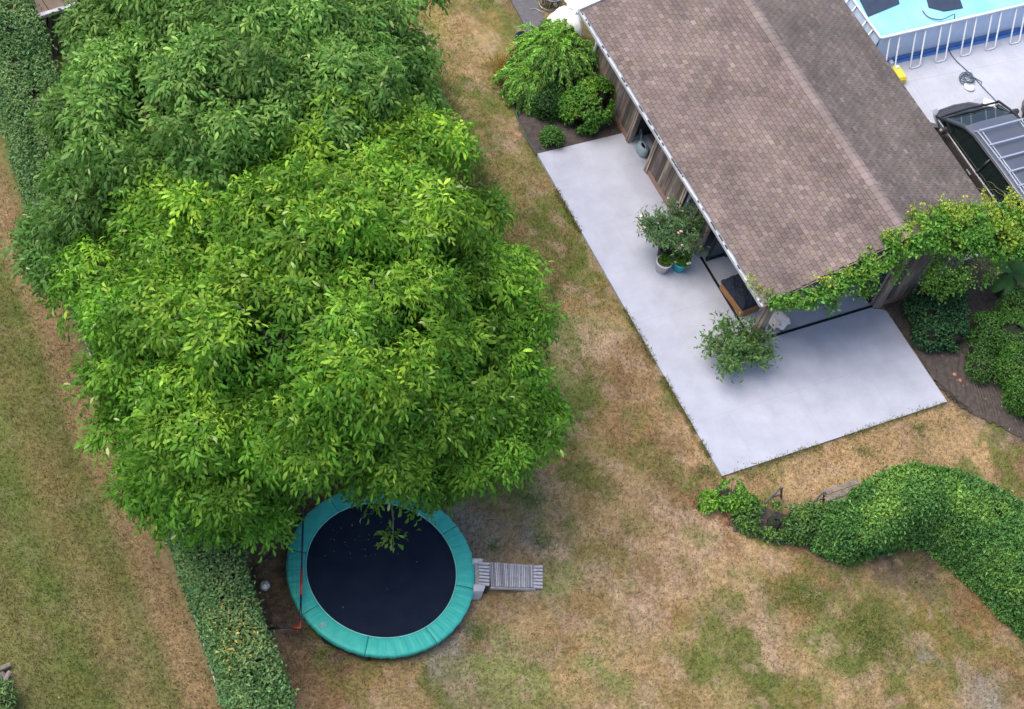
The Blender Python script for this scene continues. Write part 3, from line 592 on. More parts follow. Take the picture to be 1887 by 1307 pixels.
# partitions inside and dark tracks
mb = MB(); mb.box((2.7, 5.66, .03), (6.2, 5.70, 2.3)); mb.box((6.2, 3.2, .03), (6.24, 5.66, 2.3)); mb.build('glass_partition', M['glass'], shed)
mb = MB()
mb.box((2.68, 5.63, .03), (6.2, 5.655, .09)); mb.box((6.17, 3.2, .03), (6.195, 5.62, .09)); mb.box((2.68, 5.62, .03), (2.75, 5.655, 2.3)); mb.box((4.2, 5.62, .09), (4.26, 5.655, 2.3))
mb.box((2.585, 3.22, .028), (2.645, 5.78, .05)); mb.box((2.72, 3.055, .028), (6.2, 3.115, .05)); mb.build('door_track', M['black'], shed)
mb = MB(); mb.box((2.72, 9.0, .03), (2.72+2, 9.03, 2.3)); mb.box((4.7, 8.2, .03), (4.73, 9.75, 2.3)); mb.box((2.66, 9.78, .03), (4.7, 9.8, 2.3)); mb.box((2.68, 8.2, .03), (4.7, 8.23, 2.3)); mb.v = mb.v[8:]; mb.c = mb.c[8:]; mb.m = mb.m[6:]; mb.f = [tuple(i-8 for i in f) for f in mb.f[6:]]; mb.build('inner_wall', M['dark'], shed)
# dark glazed door in the west wall
door = MB().box((2.56, 6.56, .05), (2.585, 7.02, 2.28)).build('door', M['glass'], shed)
mb = MB(); 
for y in (6.56, 6.79, 7.0): mb.box((2.53, y, .05), (2.56, y+.035, 2.28))
mb.box((2.53, 6.595, .05), (2.558, 7.0, .3)); mb.box((2.53, 6.595, 1.1), (2.558, 6.79, 1.15)); mb.build('frame', M['black'], door); MB().box((2.49, 6.83, 1.0), (2.53, 6.86, 1.12)).build('handle', M['steel'], door)
# roof: two slopes of real shingles on a deck, a row of ridge caps
sl = math.hypot(RX-EX0, HR-HE); pit = math.atan2(HR-HE, RX-EX0)
roof = MB(); roof.col = (.06, .05, .05)
for sgn in (-1, 1):
    xe = EX0 if sgn < 0 else EX1
    roof.add([(xe, GY, HE-.06), (RX, GY, HR-.06), (RX, BY, HR-.06), (xe, BY, HE-.06), (xe, GY, HE-.005), (RX, GY, HR-.005), (RX, BY, HR-.005), (xe, BY, HE-.005)], [(3, 2, 1, 0), (4, 5, 6, 7), (0, 1, 5, 4), (2, 3, 7, 6), (0, 4, 7, 3)])
roofo = roof.build('roof', M['shingle'], shed)
sh = MB(); rr = random.Random(3); cw, ch = .162, .122; ncol = int((BY-GY)/cw); nrow = int(sl/ch)
for sgn in (-1, 1):
    xe = EX0 if sgn < 0 else EX1; ux = Vector((-sgn*math.cos(pit), 0, math.sin(pit))); nz = Vector((sgn*math.sin(pit), 0, math.cos(pit)))
    for r_ in range(nrow+1):
        off = (.5 if r_ % 2 else 0)*cw+rr.uniform(-.01, .01)
        for c_ in range(-1, ncol+1):
            y0 = max(GY-.01, GY+off+c_*cw+.004); y1 = min(BY+.01, GY+off+(c_+1)*cw-.004)
            if y1-y0 < .03: continue
            k = math.exp(rr.gauss(0, .11)); 
            if rr.random() < .08: k *= 1.2
            base = (.182, .138, .122) if sgn < 0 else (.128, .102, .092)  # shaded right slope painted darker than the lit left one
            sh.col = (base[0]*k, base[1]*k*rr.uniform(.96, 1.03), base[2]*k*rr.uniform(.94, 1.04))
            s0 = r_*ch-.012; s1 = min(s0+ch+.03, sl); P0 = Vector((xe, 0, HE)); j = rr.uniform(0, .004)
            a_ = P0+ux*s0; b_ = P0+ux*s1
            lo, hi = .026+j, .003
            vs = [a_, a_, b_, b_, a_+nz*lo, a_+nz*lo, b_+nz*hi, b_+nz*hi]; yy = [y0, y1, y1, y0]*2
            vs = [Vector((p.x, y, p.z)) for p, y in zip(vs, yy)]
            sh.add(vs, [(4, 5, 6, 7), (0, 1, 5, 4), (0, 4, 7, 3), (1, 2, 6, 5)])
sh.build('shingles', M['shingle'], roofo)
rc = MB(); y = GY-.01
while y < BY:
    k = math.exp(rr.gauss(0, .08)); rc.col = (.225*k, .175*k, .158*k); y1 = y+.25
    for sgn in (-1, 1):
        ux = Vector((sgn*math.cos(pit), 0, -math.sin(pit))); top = Vector((RX, 0, HR+.035)); w_ = .155
        e = top+ux*w_
        rc.add([(top.x, y, top.z+.012), (top.x, y1, top.z), (e.x, y1, e.z-.012), (e.x, y, e.z), (e.x, y, e.z-.03), (e.x, y1, e.z-.03), (top.x, y, top.z-.04)], [(0, 1, 2, 3), (3, 2, 5, 4), (0, 3, 4, 6)])
    y += .2
rc.build('ridge_caps', M['shingle'], roofo)
# gutter along the near eave and fascia, back verge board
mb = MB(); gx = EX0-.005
prof = [(.0, .0), (-.005, -.07), (-.055, -.085), (-.11, -.07), (-.115, .012), (-.098, .012), (-.095, -.055), (-.05, -.068), (-.018, -.055), (-.018, 0)]
for y in (GY+.0, BY): 
    for (dx, dz) in prof: mb.v.append((gx+dx, y, HE-.01+dz)); mb.c.append((1, 1, 1))
for i in range(9): mb.f.append((i, i+1, i+11, i+10)); mb.m.append(0)
mb.f += [tuple(range(10)), tuple(range(19, 9, -1))]; mb.m += [0, 0]
gut = mb.build('gutter', M['gutter'], shed)
mb = MB(); 
for i in range(42):
    y = rr.uniform(GY, BY); mb.col = (.3,)*3; mb.box((gx-.085, y, HE-.06), (gx-.03, y+rr.uniform(.03, .14), HE-.048+rr.uniform(0, .02)))
mb.build('debris', M['soil'], gut)
for x in (gx-.05,): MB().tube([(x, BY-.3, HE-.07), (x+.2, BY-.3, HE-.3), (XW-.1, BY-.3, HE-.5), (XW-.1, BY-.3, .1)], .04, 8).build('downpipe', M['white'], shed)
mb = MB(); 
mb.add([(EX0-.12, BY+.012, HE-.12), (RX, BY+.012, HR-.1), (RX, BY+.012, HR+.05), (EX0-.12, BY+.012, HE+.04), (EX0-.12, BY+.08, HE-.12), (RX, BY+.08, HR-.1), (RX, BY+.08, HR+.05), (EX0-.12, BY+.08, HE+.04)], [(0, 1, 2, 3), (7, 6, 5, 4), (3, 2, 6, 7), (0, 3, 7, 4)])
mb.build('verge_board', M['white'], shed)
mb = MB(); mb.col = (.9,)*3
for sgn in (-1, 1):
    xe = EX0-.1 if sgn < 0 else EX1; z = HE-.04 if sgn < 0 else HE
    mb.add([(xe, GY-.015, z-.15), (RX, GY-.015, HR-.12), (RX, GY-.015, HR+.0), (xe, GY-.015, z-.01), (xe, GY-.045, z-.15), (RX, GY-.045, HR-.12), (RX, GY-.045, HR+.0), (xe, GY-.045, z-.01)], [(0, 1, 2, 3), (7, 6, 5, 4), (3, 2, 6, 7), (0, 3, 7, 4), (0, 4, 5, 1)])
mb.build('barge_board', M['boards'], shed)
mb = MB(); mb.box((EX1-.01, GY, HE-.16), (EX1+.015, BY, HE-.0)); mb.build('fascia', M['black'], shed)

# ------------------------------------------------------------------ trampoline
TC = Vector((-8.70+.18, .11+.19, 0)); TZ = .34; TR, TI = 2.0, 1.60
tr = thing('trampoline', 'round trampoline with a green padded rim and dark mat under the walnut tree', 'trampoline', TC)
mb = MB(); N = 8; rr = random.Random(9)
for s_ in range(N):                    # padding sewn in eight segments
    a0 = 2*math.pi*(s_+.27)/N; a1 = 2*math.pi*(s_+1.27)/N-.006
    def f(u, v):
        a = a0+(a1-a0)*u; wr = .004*math.sin(a*37+v*5)+.004*math.sin(a*61+2*math.sin(a*9))+.003*math.sin(a*133+v*3)
        prof = [(TR+.02, -.12), (TR+.025, -.02), (TR+.0, .012), (TR-.12, .026), (TR-.25, .028), (TI+.08, .022), (TI+.01, .006), (TI, -.02)]
        t_ = v*7; i = min(int(t_), 6); q = t_-i; r = prof[i][0]*(1-q)+prof[i+1][0]*q; z = prof[i][1]*(1-q)+prof[i+1][1]*q
        edge = min(u, 1-u); z -= .02*math.exp(-edge*60)
        return (TC.x+(r+wr*(1-v))*math.cos(a), TC.y+(r+wr*(1-v))*math.sin(a), TZ+z+wr*math.sin(v*math.pi))
    mb.grid(f, 60, 15)
pad = mb.build('padding', M['teal'], tr, True)
mb = MB(); mb.tube([(TC.x+(TI+.012)*math.cos(a), TC.y+(TI+.012)*math.sin(a), TZ+.012) for a in np.linspace(0, 2*math.pi, 90)], .012, 6, False); mb.build('piping', mat('pale_teal_piping', (.2, .5, .45), .5), pad, True)
mb = MB(); mb.disc((TC.x, TC.y, TZ-.015), TI+.05, 72); mb.build('jumping_mat', M['mat'], tr)
mb = MB(); mb.tube([(TC.x+TR*.985*math.cos(a), TC.y+TR*.985*math.sin(a), TZ-.07) for a in np.linspace(0, 2*math.pi, 73)], .03, 8, False); mb.build('frame', M['black'], tr, True)
mb = MB(); mb.lathe([(TR+.0, -.02), (TR-.01, -.14), (TR-.02, -.24)], (TC.x, TC.y, TZ), 72); mb.build('skirt', mat('dark_mesh_skirt', (.02, .03, .035), .8), tr, True)
for k in range(4):
    a = math.pi/4+k*math.pi/2; mb = MB(); r1 = TR*.99
    p = [(TC.x+r1*math.cos(a+o), TC.y+r1*math.sin(a+o), z) for o, z in ((-.3, TZ-.08), (-.28, .07), (-.24, .01), (.24, .01), (.28, .07), (.3, TZ-.08))]
    mb.tube(p, .024, 8); mb.build('leg', M['black'], tr, True)
# pale worn marks stuck on the padding
wornm = mat('worn_vinyl', (.20, .50, .46), .5, noise=.5, scale=20)
for (u, v, w_, h_, r_) in ((596, 1152, .24, .16, .6), (791, 957, .12, .09, -.5), (725, 1202, .07, .05, 0)):
    c = GV((u, v), TZ+.03); mb = MB()
    T = Matrix.Translation(c) @ Matrix.Rotation(r_-.5, 4, 'Z'); ps = [T @ Vector((math.cos(k*.698+.2)*w_*.5*rr.uniform(.7, 1.1), math.sin(k*.698+.2)*h_*.5*rr.uniform(.7, 1.1), .006)) for k in range(9)]
    mb.add(ps, [tuple(range(9))]); mb.build('worn_patch', wornm, pad)
# leaf litter on the mat
nL = 44; uu = rng.uniform(600, 740, nL); vv = rng.uniform(930, 1040, nL); Pp = np.array([G(a, b, TZ-.005) for a, b in zip(uu, vv)])
Pp[40:] = np.array([G(a, b, TZ-.005) for a, b in zip(rng.uniform(600, 810, 4), rng.uniform(960, 1150, 4))])
V, F, C = leafset(Pp, unit(rng.normal(0, 1, (nL, 3))*np.array([1, 1, .05])), np.tile([0, 0, 1.], (nL, 1)), rng.uniform(.025, .05, nL), rng.uniform(.012, .022, nL), vary((.16, .19, .12), nL, .3), five=False)
tag(npmesh('fallen_leaves', V, F, C, M['hleaf']), 'scattered small fallen leaves on the dark trampoline mat', 'leaves', kind='stuff')
# low branch of the walnut over the mat
def sprig(name, label, pos, n, col, seed, from_):
    global rng; rng = np.random.default_rng(seed); pos = np.array(pos); t = thing(name, label, 'branch', tuple(from_))
    mb = MB(); mb.tube([from_, (np.array(from_)+pos)/2+np.array([0, 0, .12]), pos], [.02, .014, .008], 6); mb.build('stem', M['bark'], t)
    P = pos+rng.normal(0, 1, (n, 3))*np.array([.13, .13, .05]); D = (P-pos)*np.array([1, 1, .3])+rng.normal(0, .06, (n, 3))+np.array([0, 0, -.03]); V, F, C = leafset(P, D, unit(rng.normal(0, .3, (n, 3))+np.array([0, 0, 1])), rng.uniform(.12, .18, n), rng.uniform(.05, .08, n), vary(col, n, .2))
    npmesh('foliage', V, F, C, M['leaf'], t); return t
bp_ = G(724, 988, 2.3); sprig('hanging_branch', 'small leafy branch tip hanging alone over the trampoline mat', bp_, 50, (.10, .20, .03), 77, G(722, 935, 2.75))

# ------------------------------------------------------------------ ramp of slats beside the trampoline
rp0 = G(880, 1060); rp = thing('wooden_ramp', 'weathered grey slatted wooden ramp leading to the trampoline rim', 'ramp', (float(rp0[0]), float(rp0[1]), 0))
pa = GV((902, 1036), .38); pb = GV((905, 1080), .38); pc = GV((988, 1042), .10); pd = GV((988, 1083), .10)
mb = MB(); ns = 26; rr = random.Random(4)
for i in range(ns):
    t0, t1 = i/ns, (i+.72)/ns; k = rr.uniform(.55, 1.3); mb.col = (k, k, k)
    a0, a1, b0, b1 = pa.lerp(pc, t0), pa.lerp(pc, t1), pb.lerp(pd, t0), pb.lerp(pd, t1); j = (b0-a0).normalized()*rr.uniform(-.008, .008)
    dn = Vector((0, 0, -.025)); mb.add([a0+j, a1+j, b1+j, b0+j, a0+j+dn, a1+j+dn, b1+j+dn, b0+j+dn], [(0, 1, 2, 3), (7, 6, 5, 4), (0, 4, 5, 1), (1, 5, 6, 2), (2, 6, 7, 3), (3, 7, 4, 0)])
mb.build('slats', M['greywood'], rp)
mb = MB()
for (a, b) in ((pa, pc), (pb, pd), ((pa+pb)/2, (pc+pd)/2)):
    s = (pb-pa).normalized()*.02; dn = Vector((0, 0, -.05)); a2 = a+dn; b2 = b+dn; d2 = Vector((0, 0, -.07))
    mb.add([a2-s, b2-s, b2+s, a2+s, a2-s+d2, b2-s+d2, b2+s+d2, a2+s+d2], [(0, 1, 2, 3), (7, 6, 5, 4), (0, 4, 5, 1), (1, 5, 6, 2), (2, 6, 7, 3), (3, 7, 4, 0)])
mb.build('bearer', M['greywood'], rp)
def fingers(u0, u1, v00, v01, v10, v11, z, n, name):
    mb = MB()
    for i in range(n):
        t0, t1 = i/n, (i+.66)/n
        q = [(u0, v00+(v01-v00)*t0), (u1, v10+(v11-v10)*t0), (u1, v10+(v11-v10)*t1), (u0, v00+(v01-v00)*t1)]
        q = [GV(p, z) for p in q]; dn = Vector((0, 0, -.04)); mb.add(q+[p+dn for p in q], [(3, 2, 1, 0), (4, 5, 6, 7), (0, 1, 5, 4), (1, 2, 6, 5), (2, 3, 7, 6), (3, 0, 4, 7)])
    mb.build(name, M['palewood'], rp)
fingers(883, 902, 1036, 1079, 1037, 1081, .42, 7, 'step_slats'); fingers(981, 1000, 1042, 1085, 1042, 1086, .115, 7, 'end_slats')
mb = MB(); q = [GV(p, .30) for p in ((872, 1036), (884, 1036), (884, 1080), (872, 1080))]; mb.poly(q, .0, .30); mb.build('end_board', M['greywood'], rp)
mb = MB(); q = [GV(p, .36) for p in ((884, 1037), (902, 1037), (902, 1080), (884, 1080))]; mb.poly(q, .0, .37); mb.build('support', M['dark'], rp)
for (u0, v0, u1, v1, lb, sk) in ((871, 1029, 890, 1037, 'narrow pale stone block above the ramp foot, at the trampoline rim', 2), (873, 1076, 894, 1089, 'wider pale stone block below the ramp, at the trampoline rim', 4)):
    mb = MB(); q = [GV(p, .42) for p in ((u0, v0), (u1-3, v0), (u1+1, v0+sk), (u1-3, v1), (u0, v1))]; c = sum(q, Vector())/5
    qi = [c+(p-c)*.9 for p in q]; n = 5
    mb.add([(p.x, p.y, 0) for p in q]+[(p.x, p.y, .40) for p in q]+[(p.x, p.y, .42) for p in qi], [tuple(range(10, 15))[::-1]]+[(i+o, (i+1) % 5+o, (i+1) % 5+o+5, i+o+5) for o in (0, 5) for i in range(5)])
    tag(mb.build('stone_block', M['stone']), lb, 'stone block', 'stone blocks at the ramp')

# ------------------------------------------------------------------ football goal leaning by the hedge and ball
gt = .95
g0 = GV((553, 1157), .52); g1 = GV((560, 905), .52); b0 = GV((476, 1158), .05); b1 = GV((468, 1048), .05); b2 = GV((492, 1026), .35)
go = thing('football_goal', 'small football goal of navy and red tubes with a net over the trampoline edge', 'goal', (b0.x, b0.y, 0))
mb = MB(); mb.tube([g0.lerp(g1, .05), g0.lerp(g1, .23)], .022, 8); mb.tube([g0.lerp(g1, .42), g1], .022, 8); mb.build('crossbar', M['navy'], go, True)
mb = MB(); mb.tube([g0.lerp(g1, .23), g0.lerp(g1, .42)], .028, 8); mb.build('crossbar_sleeve', M['red'], go, True)
mb = MB(); mb.tube([g0.lerp(g1, .05), g0, g0.lerp(b0, .2)], .026, 8); mb.build('corner_joint', M['red'], go, True)
mb = MB(); mb.tube([g0.lerp(b0, .2), b0], .02, 8); mb.build('side_bar', M['navy'], go, True)
mb = MB(); mb.tube([b0, b1, b2, GV((540, 975), .8)], .02, 8); mb.build('back_bar', M['black'], go, True)
mb = MB()
b1e = b1+(b1-b0)*1.15
def gp(u, v): return (g0.lerp(g1, v)*(1-u)+b0.lerp(b1e, v)*u)+Vector((0, 0, -.25*math.sin(u*math.pi)*0+.0))
for i in range(1, 24): mb.tube([gp(u, i/24) for u in np.linspace(0, 1, 7)], .0022, 3, False)
for i in range(1, 10): mb.tube([gp(i/10, v) for v in np.linspace(0, 1, 9)], .0022, 3, False)
mb.build('net', M['black'], go)
bc = GV((488, 1080), .11)
def ballmat():
    m, t, b = newmat('football_skin'); N = t.nodes; Lk = t.links; tc = N.new('ShaderNodeTexCoord'); v = N.new('ShaderNodeTexVoronoi'); v.inputs['Scale'].default_value = 9; v.feature = 'DISTANCE_TO_EDGE'; Lk.new(tc.outputs['Object'], v.inputs['Vector'])
    r = N.new('ShaderNodeValToRGB'); r.color_ramp.elements[0].position = .02; r.color_ramp.elements[0].color = (.25, .24, .2, 1); r.color_ramp.elements[1].position = .09; r.color_ramp.elements[1].color = (.85, .83, .75, 1); Lk.new(v.outputs[0], r.inputs[0]); Lk.new(r.outputs[0], b.inputs['Base Color']); return m
mb = MB(); mb.lathe([(max(.001, .11*math.sin(t)), -.11*math.cos(t)) for t in np.linspace(0, math.pi, 14)], (bc.x, bc.y, .11), 24); tag(mb.build('football', ballmat(), smooth=True), 'worn white football on the bare ground between hedge and trampoline', 'ball')

# ------------------------------------------------------------------ things at the patio
def leafy_pot(name, label, cat, base, pot, potmat, n, L, W, col, spread, hgt, seed, flowers=0, flowercol=(.8, .45, .55), lobes=None, group=None):
    global rng; rng = np.random.default_rng(seed); r0, r1, h = pot; base = np.array(base)
    t = thing(name, label, cat, (float(base[0]), float(base[1]), .03), group)
    mb = MB(); mb.lathe([(.001, .0), (r0, .0), (r1, h), (r1+.012, h), (r1+.012, h-.03)], (base[0], base[1], .03), 24); mb.lathe([(r1, h), (r1-.02, h), (r1-.025, h-.04)], (base[0], base[1], .03), 24); p = mb.build('pot', potmat, t, True)
    MB().disc((base[0], base[1], .03+h-.035), r1-.015).build('compost', M['soil'], p)
    mb = MB(); P = []; Nn = []; tips = []
    nst = max(6, int(n/90))
    for i in range(nst):
        az = rng.uniform(0, 6.28); rr_ = spread*math.sqrt(rng.uniform(.05, 1)); z = h+.03+hgt*rng.uniform(.45, 1)*(1-.45*(rr_/spread)**2)
        e = np.array([base[0]+rr_*math.cos(az), base[1]+rr_*math.sin(az), z]); s = np.array([base[0]+.05*math.cos(az), base[1]+.05*math.sin(az), h]); m_ = s*.45+e*.55+np.array([0, 0, .15*hgt])
        mb.tube([s, m_, e], [.012, .008, .004], 5); tips.append(e)
        k = int(n/nst); tt = rng.uniform(.3, 1.05, k)[:, None]; q = (1-tt)**2*s+2*tt*(1-tt)*m_+tt**2*e; P.append(q+rng.normal(0, .05*spread/.5, (k, 3))); Nn.append(np.tile(unit((e-s)[None]+np.array([[0, 0, .3]])), (k, 1)))
    mb.build('stems', M['bark'], t)
    P = np.concatenate(P); Nn = np.concatenate(Nn); V, F, C, _ = scatter_leaves(P, Nn, L, W, np.array(col), spread=.55, droop=.0, five=True, up=.6)
    npmesh('foliage', V, F, C, M['hleaf'], t)
    if flowers:
        tips = np.array(tips)
        for i in range(flowers):
            c = tips[rng.integers(len(tips))]+rng.normal(0, .05, 3)+np.array([0, 0, .06]); az = np.arange(5)*1.257+rng.uniform(0, 1); D = np.stack([np.cos(az), np.sin(az), np.full(5, .4)], 1)
            V, F, C = leafset(np.tile(c, (5, 1)), D, np.tile([0, 0, 1.], (5, 1)), np.full(5, .042), np.full(5, .034), vary(flowercol if rng.random() < .55 else (.85, .75, .62), 5, .1, .05), five=False)
            npmesh('flower', V, F, C, M['hleaf'], t)
    return t
ol = G(1222, 474); leafy_pot('oleander', 'large potted oleander with pink and cream flowers by the shed wall', 'potted plant', (ol[0], ol[1]), (.16, .22, .38), M['potblack'], 3700, .13, .25, (.09, .17, .065), .84, 1.5, 101, flowers=19)
pw = G(1217, 499); leafy_pot('potted_plant', 'small green plant in a pale grey pot below the oleander', 'potted plant', (pw[0], pw[1]), (.13, .195, .36), M['potwhite'], 900, .06, .6, (.07, .19, .02), .15, .10, 102)
pt_ = G(1248, 497); leafy_pot('potted_plant', 'small green plant with white flowers in a turquoise pot', 'potted plant', (pt_[0], pt_[1]), (.13, .195, .34), M['potteal'], 1400, .06, .6, (.09, .20, .03), .24, .25, 103, flowers=5, flowercol=(.85, .8, .75))
pl = G(1343, 668); leafy_pot('potted_shrub', 'bushy potted shrub in a black pot standing on the open patio', 'potted plant', (pl[0], pl[1]), (.15, .21, .34), M['potblack'], 3000, .13, .36, (.10, .19, .055), .92, .9, 104, flowers=0)

# watering can, broom and dustpan in the store opening
wc = G(1183, 278, .1); ca = thing('watering_can', 'grey plastic watering can standing in the store doorway', 'watering can', (wc[0], wc[1], .03))
mb = MB(); mb.lathe([(.001, 0), (.115, 0), (.125, .05), (.12, .22), (.09, .25), (.06, .255)], (0, 0, 0), 20, Matrix.Translation((wc[0], wc[1], .03)) @ Matrix.Diagonal((1.05, 1.75, 1.1, 1))); mb.build('body', M['can'], ca, True)
mb = MB(); mb.tube([(wc[0]+.03, wc[1]+.14, .09), (wc[0]+.12, wc[1]+.36, .28), (wc[0]+.17, wc[1]+.5, .36)], [.03, .02, .017], 8); mb.build('spout', M['can'], ca, True)
mb = MB(); mb.tube([(wc[0], wc[1]+.13, .27), (wc[0], wc[1]+.08, .36), (wc[0], wc[1]-.06, .37), (wc[0], wc[1]-.16, .28), (wc[0], wc[1]-.17, .15)], .014, 8); mb.build('handle', M['can'], ca, True)
MB().disc((wc[0], wc[1], .288), .05).build('opening', M['black'], ca)
br = G(1172, 256); bo = thing('broom', 'pale broom standing against the door post of the store', 'broom', (br[0], br[1], .03))
MB().tube([(br[0]+.05, br[1], .12), (br[0]+.2, br[1]+.25, 1.35)], .013, 8).build('handle', M['palewood'], bo, True)
MB().rbox((br[0]-.16, br[1]-.04, .03), (br[0]+.2, br[1]+.05, .13), .02).build('head', M['can'], bo)
tool = G(1196, 250); cr = thing('storage_shelf', 'dark shelf of tools and boxes inside the store opening', 'shelf', (3.7, 9.4, .03))
mb = MB()
for z in (.1, .7, 1.3, 1.8): mb.box((3.1, 9.32, z), (4.6, 9.7, z+.03))
for x in (3.1, 4.56): mb.box((x, 9.32, .03), (x+.04, 9.36, 1.9))
mb.build('frame', M['steel'], cr)
for (x, y, z, s, mm, lb, ct) in ((3.15, 9.4, .73, .2, 'red', 'red plastic tub on the store shelf', 'tub'), (3.5, 9.42, .73, .24, 'can', 'grey tub beside the red one on the store shelf', 'tub'), (3.2, 9.4, 1.33, .26, 'navy', 'dark blue tub on the upper store shelf', 'tub')):
    tb = MB().lathe([(.001, 0), (s*.42, 0), (s*.5, s), (s*.54, s), (s*.46, s-.01), (s*.38, .02), (.001, .02)], (x+s/2, y+s/2, z), 16).build('storage_tub', M[mm], smooth=True); tag(tb, lb, ct)

# box with dark cushion in the corner room, cloth on stool, small dark boots
T = Matrix.Translation(GV((1352, 566))) @ Matrix.Rotation(R(6), 4, 'Z')
bx = thing('storage_box', 'orange wooden box topped with a dark blue cushion in the corner room', 'box', tuple(T.translation))
mb = MB(); mb.rbox((-.05, -.35, .03), (.46, .62, .30), .03, T); mb.build('box', M['wicker'], bx)
def cf(u, v):
    x = -.07+.55*u; y = -.33+.96*v; e = min(u, 1-u, v, 1-v); z = .33+.15*min(1, e*7)**.5+.035*math.sin(u*11+v*5)*math.sin(v*17)+.02*math.sin(u*31)*math.cos(v*27)
    return T @ Vector((x, y, z))
mb = MB(); mb.grid(cf, 30, 44); mb.add([T @ Vector(p) for p in ((-.07, -.33, .29), (.48, -.33, .29), (.48, .63, .29), (-.07, .63, .29), (-.07, -.33, .34), (.48, -.33, .34), (.48, .63, .34), (-.07, .63, .34))], [(0, 1, 5, 4), (1, 2, 6, 5), (2, 3, 7, 6), (3, 0, 4, 7)]); mb.build('cushion', M['darkcloth'], bx, True)
c = GV((1420, 622), .0); st = thing('stool', 'dark stool beside the corner post inside the glazed room', 'stool', (c.x, c.y, .03))
mb = MB(); mb.rbox((c.x-.05, c.y+.02, .42), (c.x+.4, c.y+.4, .47), .02); mb.build('seat', M['black'], st)
for (dx, dy) in ((0, .05), (.34, .05), (0, .34), (.34, .34)): MB().tube([(c.x+dx, c.y+dy, .03), (c.x+dx, c.y+dy, .42)], .016, 6).build('leg', M['black'], st)
mb = MB(); 
def clf(u, v):
    x = c.x-.1+.5*u; y = c.y-.06+.55*v; e = min(u, 1-u, v, 1-v)*2; z = .50+.12*min(1, e*2)+.05*math.sin(u*9+v*4)+.04*math.cos(v*11)-.12*(1-min(1, e*3))
    return (x+.04*math.sin(v*8), y+.03*math.sin(u*9), z)
mb.grid(clf, 26, 26); tag(mb.build('white_cloth', M['pinkcloth'], smooth=True), 'crumpled pale cloth lying on the stool by the corner post', 'cloth')
c = GV((1337, 470), 0); mb = MB()
pt = thing('door_stop', 'small black weight on the floor by the glass partition', 'weight', (c.x, c.y, .03)); mb.lathe([(.001, 0), (.09, 0), (.1, .06), (.07, .13), (.03, .16), (.001, .17)], (c.x, c.y, .03), 16); mb.build('body', M['black'], pt, True); MB().tube([(c.x-.05, c.y, .17), (c.x, c.y, .25), (c.x+.05, c.y, .17)], .012, 6).build('handle', M['black'], pt, True)

# ------------------------------------------------------------------ planting in the beds
b_ = G(1085, 243, 0); 
bush('shrub', 'rounded bright leafed shrub against the boarded wall at the patio edge', 'shrub', [(1.75, 10.7, .45, .62, .55), (2.1, 11.0, .5, .5, .5), (1.4, 10.9, .4, .4, .4)], 5200, .09, .55, (.085, .22, .03), 201, young=(.18, .34, .04))
bush('shrub', 'low dark shrub between the small round one and the wall shrub', 'shrub', [(.85, 11.25, .3, .42, .38), (1.25, 11.6, .3, .4, .38)], 2600, .075, .5, (.035, .10, .02), 202)
q = G(1015, 262); bush('shrub', 'small round green shrub alone in the dark soil at the patio corner', 'shrub', [(q[0]-.02, q[1], .2, .27, .26)], 1200, .075, .5, (.08, .20, .04), 203, young=(.13, .28, .05))
# weeping shrub: arching stems thick with narrow leaves
def weeping(name, label, c, rad, hgt, nst, seed):
    global rng; rng = np.random.default_rng(seed); t = thing(name, label, 'shrub', (c[0], c[1], 0)); mb = MB(); P = []; D = []; tone = []
    for i in range(nst):
        az = rng.uniform(0, 6.28); q = rng.uniform(.25, 1.0); rr_ = rad*q; top = hgt*rng.uniform(.75, 1.02)*(1-.25*q); s = np.array([c[0], c[1], hgt*.35]); end = np.array([c[0]+rr_*math.cos(az), c[1]+rr_*math.sin(az), top-rng.uniform(.25, .85)*(.4+q)]); end[2] = max(end[2], .1)
        m_ = np.array([c[0]+rr_*.62*math.cos(az), c[1]+rr_*.62*math.sin(az), top*1.25]); ts = np.linspace(0, 1, 7)[:, None]; cv = (1-ts)**2*s+2*ts*(1-ts)*m_+ts**2*end; mb.tube(list(cv), .008, 4, r1=.003)
        k = 95; tt = rng.uniform(.25, 1, k)[:, None]; tone.append(np.full((k, 1), math.exp(rng.normal(0, .3)))); pos = (1-tt)**2*s+2*tt*(1-tt)*m_+tt**2*end; tg = unit(2*(1-tt)*(m_-s)+2*tt*(end-m_)); P.append(pos+rng.normal(0, .010, (k, 3))); D.append(unit(tg+rng.normal(0, .55, (k, 3))+np.array([0, 0, -.25])))
    mb.build('stem', M['bark'], t); P = np.concatenate(P); D = np.concatenate(D); n = len(P)
    C = vary((.22, .42, .09), n, .16)*np.concatenate(tone); y = np.clip((P[:, 2:3]/hgt-.55)*1.8, 0, 1); C = C*(1-y*.55)+np.array((.30, .48, .06))*y*.55
    V, F, C = leafset(P, D, unit(rng.normal(0, .5, (n, 3))+np.array([0, 0, 1])), rng.uniform(.08, .14, n), rng.uniform(.02, .034, n), C, five=False); npmesh('foliage', V, F, C, M['hleaf'], t); return t
weeping('weeping_shrub', 'tall weeping shrub with trailing fine leaved branches by the shed wall', (1.5, 12.4), 1.25, 1.75, 250, 210)
weeping('weeping_shrub', 'lower weeping shrub trailing over the lawn edge, left of the tall one', (.6, 12.05), .85, 1.1, 150, 211)
mb = MB(); e0 = [G(*q_)[:2] for q_ in ((988,286),(960,240),(945,195),(940,160))]; mb.tube([(p[0], p[1], .04) for p in e0], .02, 6); tag(mb.build('bed_edging', mat('dark_green_edging', (.05, .09, .08), .5)), 'thin dark edging strip between lawn and soil bed', 'edging')
